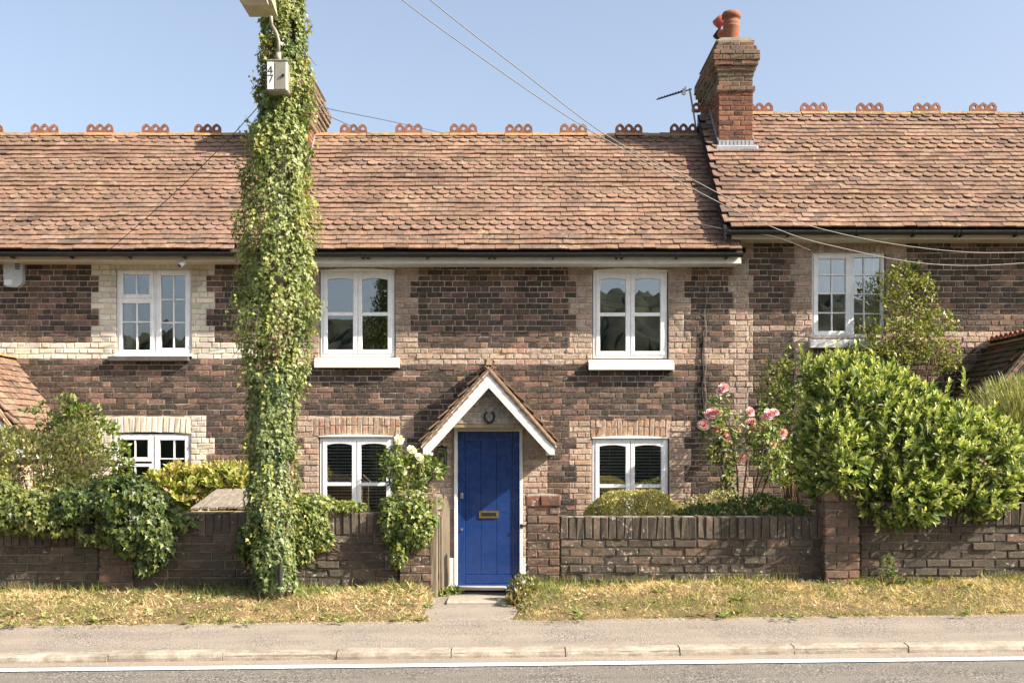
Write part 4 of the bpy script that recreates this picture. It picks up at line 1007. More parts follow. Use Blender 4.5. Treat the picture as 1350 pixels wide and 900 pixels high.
# ---------------------------------------------------------------- TV aerial
ta = thing('tv_aerial', P(916, 158, 1.7), 'television aerial on a thin mast beside the tall chimney', 'aerial')
m2 = MB(); m2.tube([P(917, 165, 1.5), P(909, 117, 1.5)], 0.014, 8); m2.build('mast', 'galv', ta)
a0, a1 = P(912, 117.5, 1.5), P(866, 131.5, 1.45); m2 = MB(); m2.tube([a0, a1], 0.009, 6); m2.build('boom', 'iron', ta)
for i in range(9):
    c = a0.lerp(a1, 0.3 + 0.08 * i); m2 = MB(); m2.tube([c + Vector((0.03, -0.13 + .006 * i, 0.0)), c + Vector((-0.03, 0.13 - .006 * i, 0.02))], 0.005, 5); m2.tube([c, c + Vector((0, 0, 0.03))], 0.006, 5); m2.build('element', 'iron', ta)
m2 = MB(); m2.tube([P(902, 117, 1.5), P(901, 125, 1.5)], 0.03, 8); m2.tube([P(904, 114, 1.5), P(899, 124, 1.5)], 0.014, 6); m2.build('dipole', 'white', ta)

# ---------------------------------------------------------------- garden walls and piers
YW = -4.6; WDZ = 0.083
def wz(u, v, y=YW): return Z(v, y)
def garden_wall(label, u0, u1, v_top, zb, nobj=300, ytop=YW, cop=True, thick=0.215, kind='wall', back=True):
    x0, x1 = X(u0, YW), X(u1, YW); zt = Z(v_top, YW); o = thing('garden_wall', ((x0 + x1) / 2, YW + thick / 2, zb), label, 'wall')
    mb = MB(); ch = 0.222 if cop else 0.0
    mb.box(x0 + .004, x1 - .004, YW + 0.016, YW + thick - 0.016, zb - 0.3, zt - (0.006 if cop else 0.004)); mb.build('core', 'wallmortar', o)
    recs = []
    if cop:
        n = int((x1 - x0) / 0.0765); p = (x1 - x0) / n
        for i in range(n): recs.append(dict(c=(x0 + p * (i + .5), YW - 0.012 + R.gauss(0, .003), zt - ch / 2 + R.gauss(0, 0.003)), w=p - 0.010, h=ch - 0.01, d=thick + 0.012, kind=kind, face='-y', rot=R.gauss(0, 0.008), cop=1))
    z_ = zt - ch - WDZ / 2; k = 0
    while z_ > zb - 0.2:
        offs = (k % 2) * 0.1125 + R.uniform(-.015, .015); xs = [x0] + [x for x in np.arange(math.floor(x0 / 0.225) * 0.225 + offs, x1, 0.225) if x0 + 0.06 < x < x1 - 0.06] + [x1]
        for a, b in zip(xs[:-1], xs[1:]):
            recs.append(dict(c=((a + b) / 2, YW + R.gauss(0, 0.003), z_ + R.gauss(0, .001)), w=b - a - 0.012, h=WDZ - 0.012, d=0.1, kind=kind, face='-y'))
            if back: recs.append(dict(c=((a + b) / 2, YW + thick, z_), w=b - a - 0.012, h=WDZ - 0.012, d=0.1, kind=kind, face='+y'))
        z_ -= WDZ; k += 1
    fr_ = [r for r in recs if r.get('cop')]; st = [r for r in recs if not r.get('cop') and r['face'] == '-y']; bk = [r for r in recs if r['face'] == '+y']
    nc = min(len(fr_), 150)
    lay(o, fr_, 'wallbrick', nc, rank=lambda r: abs(r['c'][0]), rough=0.006, name='coping_brick')
    lay(o, st + bk, 'wallbrick', min(len(st), nobj - nc), rank=lambda r: (r['face'] != '-y', -r['c'][2] + abs(r['c'][0]) * 0.05), rough=0.006)
    return o
def pier(label, u0, u1, v_top, zb, cap_kind='red', proud=0.03, depth=None, cap_course=0.115):
    y0 = YW - proud; x0, x1 = X(u0, y0), X(u1, y0); zt = Z(v_top, y0); dpt = depth or (x1 - x0); o = thing('brick_pier', ((x0 + x1) / 2, y0 + dpt / 2, zb), label, 'pier')
    mb = MB(); mb.box(x0 + .016, x1 - .016, y0 + .016, y0 + dpt - .016, zb - .3, zt - .006); mb.build('core', 'wallmortar', o)
    recs = []; z_ = zt; k = 0
    while z_ > zb - 0.2:
        h = cap_course if k == 0 else WDZ; kind = cap_kind if k == 0 else 'pier'; zc = z_ - h / 2; pr = 0.012 if k == 0 else 0
        j = 0.5 + (0.17 if k % 2 else -0.17)
        for fc, lo, hi, off in (('-y', x0 - pr, x1 + pr, y0 - pr), ('+y', x0 - pr, x1 + pr, y0 + dpt + pr), ('-x', y0 + 0.1, y0 + dpt - 0.1, x0 - pr), ('+x', y0 + 0.1, y0 + dpt - 0.1, x1 + pr)):
            cuts = [lo, lo + (hi - lo) * (j if k else 0.42), hi]
            for a, b in zip(cuts[:-1], cuts[1:]):
                c_ = ((a + b) / 2, off + R.gauss(0, .002), zc) if 'y' in fc else (off, (a + b) / 2, zc)
                recs.append(dict(c=c_, w=b - a - 0.011, h=h - 0.012, d=0.1, kind=kind, face=fc))
        z_ -= h; k += 1
    if True:
        mb = MB(); mb.add([(x0 + .01, y0 + .01, zt - .008), (x1 - .01, y0 + .01, zt - .008), (x1 - .01, y0 + dpt - .01, zt - .008), (x0 + .01, y0 + dpt - .01, zt - .008), ((x0 + x1) / 2, y0 + dpt / 2, zt + .012)], [(0, 1, 4), (1, 2, 4), (2, 3, 4), (3, 0, 4)]); mb.build('mortar_cap', 'wallmortar', o)
    lay(o, recs, 'wallbrick', 300, rank=lambda r: {'-y': 0, '-x': 1, '+x': 1, '+y': 2}[r['face']], rough=0.005)
    return o
garden_wall('long mossy brick garden wall between the gate pier and the laurel pier', 738.5, 1088, 680.5, 0.33)
garden_wall('brick garden wall stretch under the big laurel at the right edge', 1134, 1480, 662, 0.4)
garden_wall('low brick garden wall with ivy between the lamp post and blue-door path', 176, 526, 675, 0.3)
garden_wall('lichen spotted garden wall stretch at the far left under hanging ivy', -140, 130, 690, 0.25)
pier('gate pier with red capping bricks right of the blue door', 694, 738, 652, 0.3)
pier('tall brick pier half hidden under the laurel bush', 1087, 1134, 645, 0.33, proud=0.12, cap_kind='pier')
pier('ivy smothered gate pier left of the open wooden gate', 526, 570, 650, 0.3, cap_kind='pier')
pier('pale low pier beneath hanging ivy on the left wall', 130, 176, 690, 0.25, cap_kind='pier', cap_course=0.083)

# ---------------------------------------------------------------- gate (open inwards)
ga = P(573, 770, -4.58); gt = thing('garden_gate', (ga.x, ga.y, 0.2), 'weathered wooden picket gate standing open beside the ivy pier', 'gate')
m2 = MB(); m2.cbox(ga.x - 0.045, ga.x + 0.03, -4.63, -4.55, 0.15, Z(653, -4.6), 0.008); m2.build('gate_post', 'wood_gate', gt)
ge = Vector((X(588.5, -3.72), -3.72)); gs = Vector((ga.x + 0.035, -4.53)); dv = (ge - gs); Lg = dv.length; dv.normalize(); ang = math.atan2(dv.y, dv.x)
def gpart(nm, a0, a1, t0, t1, z0, z1, pt=False):
    mt = Matrix.Translation((gs.x, gs.y, 0)) @ Matrix.Rotation(ang, 4, 'Z'); q = MB()
    q.cbox(a0, a1, t0, t1, z0, z1, 0.004, mt)
    if pt:
        o = len(q.v); q.add([mt @ Vector(p) for p in ((a0, t0, z1), (a1, t0, z1), (a1, t1, z1), (a0, t1, z1), ((a0 + a1) / 2, t0, z1 + .06), ((a0 + a1) / 2, t1, z1 + .06))], [(0, 1, 4), (3, 5, 2), (0, 4, 5, 3), (1, 2, 5, 4)])
    return q.build(nm, 'wood_gate', gt)
for i in range(7):
    a = 0.02 + i * (Lg - 0.08) / 6; zt = 1.0 + 0.13 * math.sin(math.pi * i / 6); gpart('picket', a, a + 0.06, -0.035, -0.015, 0.24, zt, True)
for z_ in (0.38, 0.88): gpart('gate_rail', 0, Lg, -0.013, 0.02, z_, z_ + 0.07)
gpart('gate_brace', 0.0, 0.05, -0.0135, 0.021, 0.26, 1.0); gpart('gate_brace', Lg - 0.05, Lg, -0.0135, 0.021, 0.26, 1.0)

# ---------------------------------------------------------------- timber store with boarded lid behind the left wall
wb = thing('timber_store', P(290, 690, -3.6), 'low timber store with weathered boarded lid behind the wall by the lamp post', 'storage box')
def LP(a, b): # lid surface: a 0..1 across, b 0..1 towards the house
    x = -3.3 + 0.85 * a; y = -4.05 + 1.0 * b; return Vector((x, y, 1.06 + 0.15 * b + 0.03 * a))
for i in range(9):
    a0, a1 = i / 9 + 0.011, (i + 1) / 9 - 0.011; q = MB(); n = 6; dz_ = R.gauss(0, 0.004); e0, e1 = R.uniform(-.02, .02), R.uniform(-.02, .02)
    for a in range(n + 1):
        t = a / n * (1 + e0 - e1) + e1; p0, p1 = LP(a0, t) + Vector((0, 0, dz_)), LP(a1, t) + Vector((0, 0, dz_ + R.gauss(0, .001))); q.v += [tuple(p0), tuple(p1), tuple(p1 - Vector((0, 0, .022))), tuple(p0 - Vector((0, 0, .022)))]
    for a in range(n):
        for e in range(4): q.f.append((a * 4 + e, (a + 1) * 4 + e, (a + 1) * 4 + (e + 1) % 4, a * 4 + (e + 1) % 4))
    q.f += [(0, 1, 2, 3), (n * 4 + 3, n * 4 + 2, n * 4 + 1, n * 4)]; q.build('lid_board', 'wood_lid', wb)
q = MB(); q.cbox(-3.28, -2.49, -4.02, -3.99, 0.1, 0.99, 0.004); q.build('front_panel', 'wood_new', wb)
for xx in (-3.28, -2.54):
    for yy in (-4.0, -3.1): q = MB(); q.cbox(xx, xx + 0.06, yy, yy + 0.05, 0.0, 1.0 + 0.09 * (yy + 4.05), 0.004); q.build('corner_post', 'wood_new', wb)
q = MB(); q.cbox(-3.25, -3.225, -3.97, -3.08, 0.1, 1.0, 0.004); q.build('side_panel', 'wood_new', wb)
q = MB(); q.cbox(-3.29, -2.47, -4.075, -4.055, 0.985, 1.03, 0.004); q.build('lid_rail', 'wood_new', wb)

# ---------------------------------------------------------------- lamp post
YP = -4.86; xp = X(366, YP); zp0 = 0.25
lp = thing('lamp_post', (xp, YP, zp0), 'street lamp post wrapped in ivy on the verge, numbered 47', 'lamp post')
q = MB(); q.tube([(xp, YP, zp0 - 0.3), (xp + 0.02, YP, 3), (xp + 0.06, YP, 7.2)], [0.13, 0.11, 0.085], 14); q.build('pole', 'poleconc', lp, True)
q = MB(); bx0, bx1, bz0, bz1 = X(352.5, YP - .3), X(379.5, YP - .3), Z(121, YP - .3), Z(82, YP - .3); yb = YP - 0.33
q.cbox(bx0, bx1, yb, yb + 0.16, bz0, bz1, 0.008); q.cbox(bx0 - .008, bx1 + .008, yb - .006, yb + .17, bz1 - 0.0, bz1 + 0.012, 0.004); q.cbox(bx0 + 0.075, bx1 - 0.012, yb - 0.006, yb - 0.0005, bz0 + 0.012, bz1 - 0.012, 0.003); bxo = q.build('control_box', 'galv', lp)
q = MB(); q.cbox(bx0 + 0.006, bx0 + 0.066, yb - 0.005, yb - 0.0008, bz0 + 0.012, bz1 - 0.01, 0.001); q.build('number_plate', 'white_paint', bxo)
def stroke(q, pts, wd, yy):
    for a, b in zip(pts[:-1], pts[1:]):
        a, b = Vector(a), Vector(b); t = (b - a).normalized(); n = Vector((-t.y, t.x)) * wd / 2; a -= t * wd / 3; b += t * wd / 3
        q.prism([tuple(a - n), tuple(b - n), tuple(b + n), tuple(a + n)], lambda p, r, s: (p, s, r), yy - 0.002, yy)
q = MB(); cxn = bx0 + 0.036; s_ = 0.021; yy = yb - 0.0055
z4 = bz1 - 0.085; stroke(q, [(cxn + .35 * s_, z4 - s_ * 1.5), (cxn + .35 * s_, z4 + s_ * 1.5), (cxn - s_, z4 - .6 * s_), (cxn + s_, z4 - .6 * s_)], 0.008, yy)
q.build('numeral', 'digit', bxo)
q = MB(); z7 = bz1 - 0.165; stroke(q, [(cxn - s_, z7 + 1.5 * s_), (cxn + s_, z7 + 1.5 * s_), (cxn - .3 * s_, z7 - 1.5 * s_)], 0.008, yy); q.build('numeral', 'digit', bxo)
q = MB(); q.tube([P(373, 99.5, YP - .33), P(373, 99.5, YP - .35)], 0.014, 10); q.build('lock', 'iron', bxo)
q = MB(); q.tube([P(367, 82, YP - .28), P(367, 70, YP - .28)], [0.03, 0.026], 12); q.tube([P(367, 72, YP - .28), P(367.5, 55, YP - .28), P(364, 43, YP - .3), P(358, 33, YP - .36), P(357, 22, YP - .42)], 0.017, 10); q.build('cable_conduit', 'galv', lp, True)
# lantern head reaching over the verge towards the road
def hz(u, v, y): return P(u, v, y)
q = MB(); top = [P(u, v, y) for u, v, y in ((327, -42, -5.9), (372, -42, -5.9), (366, 6, -5.15), (338, 6, -5.15))]
zb0 = Z(20, YP - .35)
A = [(-0.36, -6.02, zb0 + .16), (0.0, -6.02, zb0 + .16), (0.0, -5.16, zb0), (-0.26, -5.16, zb0)]; xo = X(365, -5.2)
low = [(xo + a, y, z_) for a, y, z_ in A]; up = [(xo + a * 0.8 - 0.02, y + (0.05 if y < -5.5 else -0.03), z_ + 0.17) for a, y, z_ in A]
q.add(low + up, [(0, 3, 2, 1), (4, 5, 6, 7), (0, 1, 5, 4), (1, 2, 6, 5), (2, 3, 7, 6), (3, 0, 4, 7)]); lh = q.build('lamp_head', 'lampcase', lp)
q = MB(); b4 = [(xo + a * .78 - .03, y, z_ - 0.004) for a, y, z_ in ((-0.36, -5.95, zb0 + .148), (0, -5.95, zb0 + .148), (0.0, -5.42, zb0 + .05), (-0.3, -5.42, zb0 + .05))]; b5 = [(p[0] * 0.98 + xo * .02, p[1] * .99 + -5.7 * .01, p[2] - 0.04) for p in b4]
q.add(b4 + b5, [(4, 7, 6, 5), (0, 1, 5, 4), (1, 2, 6, 5), (2, 3, 7, 6), (3, 0, 4, 7)]); q.build('lamp_bowl', 'lampglass', lh)
q = MB(); q.tube([(xo - 0.12, -5.2, zb0 + .08), (xp + .05, YP, zb0 + 0.05)], 0.035, 10); q.build('arm', 'galv', lp, True)
q = MB(); q.tube([P(369.5, 772, YP - .2), P(369.5, 742, YP - .2)], 0.022, 10); q.build('cable_guard', 'black', lp)

# ---------------------------------------------------------------- overhead cables
def ohwire(name, label, pts, ya, yb, r, mat, dense=40):
    """pts: (u,v) along the line; the line lies in one vertical plane from depth ya to yb"""
    us = [p[0] for p in pts]; vs_ = [p[1] for p in pts]
    A, B = P(us[0], vs_[0], ya), P(us[-1], vs_[-1], yb); dx, dy = B.x - A.x, B.y - A.y; out = []
    # smooth Catmull-Rom over the points
    def cr(t):
        i = min(len(pts) - 2, int(t)); f = t - i; q = [pts[max(0, min(len(pts) - 1, i + k))] for k in (-1, 0, 1, 2)]
        return [0.5 * ((2 * q[1][d]) + (-q[0][d] + q[2][d]) * f + (2 * q[0][d] - 5 * q[1][d] + 4 * q[2][d] - q[3][d]) * f * f + (-q[0][d] + 3 * q[1][d] - 3 * q[2][d] + q[3][d]) * f ** 3) for d in (0, 1)]
    for i in range(dense + 1):
        u, v = cr((len(pts) - 1) * i / dense - 1e-9 if i == dense else (len(pts) - 1) * i / dense)
        t = (F * A.x - (u - CX) * (D + ya)) / ((u - CX) * dy - F * dx); out.append(P(u, v, ya + dy * t))
    return wire(name, out, r, mat, label)
ohwire('overhead_cable', 'upper of the two pale cables sweeping from the sky to the right cottage', [(430, -120), (567, 0), (690, 96), (800, 179), (900, 230), (980, 270), (1080, 301), (1180, 322), (1290, 333), (1420, 330)], -7.0, -0.15, 0.0045, 'cable')
ohwire('overhead_cable', 'lower of the two pale cables sweeping from the sky to the right cottage', [(400, -105), (530, 0), (640, 80), (750, 155), (860, 219), (950, 268), (1040, 308), (1110, 327), (1200, 345), (1290, 350), (1420, 341)], -7.2, -0.15, 0.0045, 'cable')
ohwire('roof_cable', 'short pale cable crossing from the lower roof to the right cottage eaves', [(905, 291), (930, 297), (960, 303), (1020, 312), (1068, 330)], -0.3, -0.55, 0.005, 'cable')
ohwire('telephone_wire', 'thin dark wire slanting down across the left cottage roof', [(352, 128), (300, 185), (240, 245), (190, 290), (141, 332)], -4.7, -0.5, 0.0045, 'darkcable')
ohwire('telephone_wire', 'higher of two thin dark wires between ivy post and central ridge', [(400, 136), (440, 145), (500, 157), (560, 170), (600, 180)], -4.7, 2.6, 0.0045, 'darkcable')
ohwire('telephone_wire', 'lower of two thin dark wires between ivy post and central ridge', [(400, 140), (430, 152), (465, 167), (500, 181)], -4.7, 2.4, 0.0045, 'darkcable')
# ---------------------------------------------------------------- vegetation helpers
def norm(a): return a / (np.linalg.norm(a, axis=1, keepdims=True) + 1e-9)
def nval(p, s, seed=0.0): return np.array([mnoise.noise((q[0] * s + seed, q[1] * s, q[2] * s)) for q in p])
LEAF_OV = (np.array([(0, 0, 0), (-.19, .3, .05), (.19, .3, .05), (0, .34, -.01), (-.18, .66, .03), (.18, .66, .03), (0, .7, -.03), (0, 1, -.1)]), [(0, 3, 1), (0, 2, 3), (1, 3, 6, 4), (3, 2, 5, 6), (4, 6, 7), (6, 5, 7)])
LEAF_IVY = (np.array([(0, .3, 0), (0, .04, 0), (.22, -.1, .03), (.24, .16, .03), (.5, .34, .09), (.2, .48, .02), (0, 1, -.1), (-.2, .48, .02), (-.5, .34, .09), (-.24, .16, .03), (-.22, -.1, .03)]), [(0, 1, 2, 3), (0, 3, 4, 5), (0, 5, 6), (0, 6, 7), (0, 7, 8, 9), (0, 9, 10, 1)])
LEAF_S = (np.array([(0, 0, 0), (-.26, .5, .05), (0, .5, -.02), (.26, .5, .05), (0, 1, -.06)]), [(0, 2, 1), (0, 3, 2), (1, 2, 4), (2, 3, 4)])
NEEDLE = (np.array([(-.03, 0, 0), (.03, 0, 0), (.02, .6, 0.03), (-.02, .6, 0.03), (0, 1, -.02)]), [(0, 1, 2, 3), (3, 2, 4)])
def leafmesh(name, parent, p, axis, nrm, size, cols, tmpl, mat='leaf', kind='stuff', nobj=0, rank=None, oname='leaf', smooth=False):
    T, Fc = tmpl; n = len(p); a = norm(axis); nn = nrm - (nrm * a).sum(1, keepdims=True) * a; nn = norm(nn); sd = np.cross(a, nn)
    if nobj:
        order = np.argsort(rank); first, restix = order[:nobj], order[nobj:]
        cache = {}
        for i in first:
            k = R.randrange(10)
            if k not in cache: cache[k] = mesh_np('leaf', T, Fc, np.tile(cols[i], (len(T), 1)), mat)
            o = link(oname, cache[k], parent); B = Matrix((Vector(sd[i]), Vector(a[i]), Vector(nn[i]))).transposed().to_4x4()
            o.matrix_basis = Matrix.Translation(Vector(p[i])) @ B @ Matrix.Scale(float(size[i]), 4)
            if parent.type == 'EMPTY': o.matrix_parent_inverse = Matrix.Translation(-Vector(parent.location))
        p, a, nn, sd, size, cols = p[restix], a[restix], nn[restix], sd[restix], size[restix], cols[restix]; n = len(p)
    wv = RN.uniform(0.85, 1.2, (n, 1, 1)); bend = RN.uniform(0.4, 1.8, (n, 1, 1))
    V = p[:, None, :] + size[:, None, None] * (T[None, :, 0:1] * wv * sd[:, None, :] + T[None, :, 1:2] * a[:, None, :] + T[None, :, 2:3] * bend * nn[:, None, :])
    m = len(T); C = np.repeat(cols, m, axis=0)
    tip = np.tile(0.92 + 0.16 * T[:, 1], n)[:, None]; C = C * tip
    offs = np.arange(n) * m; ln = [len(f) for f in Fc]
    loops = np.concatenate([np.array([i for f in Fc for i in f])[None] + offs[:, None]]).reshape(-1); starts = np.concatenate(([0], np.cumsum(np.tile(ln, n))[:-1]))
    me = bpy.data.meshes.new(name); V = V.reshape(-1, 3).astype(np.float32)
    me.vertices.add(len(V)); me.vertices.foreach_set('co', V.reshape(-1)); me.loops.add(len(loops)); me.loops.foreach_set('vertex_index', loops.astype(np.int32))
    me.polygons.add(len(starts)); me.polygons.foreach_set('loop_start', starts.astype(np.int32)); me.update(calc_edges=True)
    me.polygons.foreach_set('use_smooth', np.full(len(starts), bool(smooth)))
    at = me.attributes.new('col', 'FLOAT_COLOR', 'POINT'); c4 = np.ones((len(V), 4), np.float32); c4[:, :3] = C; at.data.foreach_set('color', c4.reshape(-1))
    me.materials.append(M[mat]); return link(name, me, parent, kind)
LEAFGAIN = np.array([1.4, 1.32, 1.15])
def colmix(n, cols, wts, jit=0.15, gain=None):
    G = LEAFGAIN if gain is None else gain
    c = np.array(cols)[RN.choice(len(cols), n, p=np.array(wts) / sum(wts))]; return np.clip(c * G * RN.uniform(1 - jit, 1 + jit, (n, 1)) * RN.uniform(0.94, 1.06, (n, 3)), 0.002, 1)
def blob(blobs, n, lump=0.2, freq=3.0, seed=0.0, depth=0.16, gap=None):
    """points spread through the outer shell of a union of lumpy ellipsoids: blobs (c, (rx,ry,rz))"""
    B = [(np.array(c, float), np.array(r, float)) for c, r in blobs]; wts = np.array([(r[0] * r[2] + r[0] * r[1] + r[1] * r[2]) for _, r in B]); wts /= wts.sum()
    out, nr = [], []; need = n; it = 0
    while need > 0 and it < 12:
        it += 1; ix = RN.choice(len(B), int(need * 1.7) + 20, p=wts); d = norm(RN.normal(0, 1, (len(ix), 3)))
        c = np.array([B[i][0] for i in ix]); r = np.array([B[i][1] for i in ix])
        L = nval(d * r, freq, seed) * lump + nval(d * r, freq * 2.7, seed + 5) * lump * 0.6
        rad = (1 + L - np.abs(RN.normal(0, depth, len(ix)))); p = c + d * r * rad[:, None]
        keep = np.ones(len(ix), bool)
        for i, (cc, rr) in enumerate(B):
            q = (((p - cc) / rr) ** 2).sum(1); keep &= ~((q < 0.55) & (ix != i))
        if gap is not None: keep &= nval(p, freq * 1.5, seed + 9) > gap
        p = p[keep]; nm = norm((d / r)[keep]); out.append(p); nr.append(nm); need -= len(p)
    return np.concatenate(out)[:n], np.concatenate(nr)[:n]
def PP(u, v, y): return np.array(P(u, v, y))
def px(n, y): return n / F * (D + y)
def bunch(name, label, cat, blobs, n, size, cols, wts, tmpl=LEAF_S, mat='leaf', lump=0.2, freq=3.0, depth=0.16, gap=None, up=0.5, droop=0.0, stems=12, base=None, group=None, rnd=0.6, part='foliage', nobj=0):
    c0 = np.mean([b[0] for b in blobs], axis=0); base = base if base is not None else (c0[0], c0[1], min(b[0][2] - b[1][2] for b in blobs))
    t = thing(name, base, label, cat, group); p, nr = blob(blobs, n, lump, freq, R.random() * 50, depth, gap)
    ax = nr * 0.5 + RN.normal(0, rnd, (n, 3)) + np.array([0, 0, up - droop]); nn = nr + RN.normal(0, 0.45, (n, 3)) + np.array([0, 0, 0.45])
    sz = RN.uniform(size[0], size[1], n); C = colmix(n, cols, wts)
    leafmesh(part, t, p, ax, nn, sz, C, tmpl, mat, nobj=nobj, rank=p[:, 1] if nobj else None)
    if stems:
        q = MB()
        for i in range(stems):
            k = RN.integers(len(p)); tip = Vector(p[k]); b = Vector(base) + Vector((R.uniform(-.1, .1), R.uniform(-.05, .05), 0)); md = b.lerp(tip, 0.5) + Vector((R.gauss(0, .05), R.gauss(0, .05), 0.05)); q.tube([b, md, tip], [0.013, 0.009, 0.003], 5)
        q.build('stem', 'bark', t, True)
    return t, p, nr
def shoots(t, p, nr, per, size, cols_old, cols_new, spread=0.75, L=0.11, upw=0.7, mat='gloss_leaf', tmpl=LEAF_OV, nobj=0, name='foliage'):
    """leaf rosettes on short shoots at the points p"""
    n = len(p); ax = norm(nr * 0.7 + RN.normal(0, 0.35, (n, 3)) + np.array([0, 0, upw])); h = np.cross(ax, norm(RN.normal(0, 1, (n, 3)))); h = norm(h); k = np.cross(ax, h)
    PPs, AX, NN, SZ, CC = [], [], [], [], []
    for i in range(per):
        f = i / (per - 1); th = i * 2.4 + RN.uniform(0, 1, n); rd = h * np.cos(th)[:, None] + k * np.sin(th)[:, None]
        pos = p + ax * (L * (f - 0.5) * RN.uniform(0.8, 1.2, n))[:, None]
        ang = spread * (1 - 0.55 * f); a = ax * math.cos(ang) + rd * math.sin(ang) + RN.normal(0, 0.12, (n, 3))
        PPs.append(pos); AX.append(a); NN.append(ax * math.sin(ang) - rd * math.cos(ang) * -1 * -1 + np.array([0, 0, .15])); SZ.append(RN.uniform(*size, n) * (1 - 0.25 * f))
        c = colmix(n, cols_old, [1] * len(cols_old)) * (1 - f) + colmix(n, cols_new, [1] * len(cols_new)) * f; CC.append(c)
    p2, a2, n2, s2, c2 = map(np.concatenate, (PPs, AX, NN, SZ, CC))
    leafmesh(name, t, p2, a2, n2, s2, c2, tmpl, mat, nobj=nobj, rank=p2[:, 1] - p2[:, 2] * 0.15 if nobj else None)

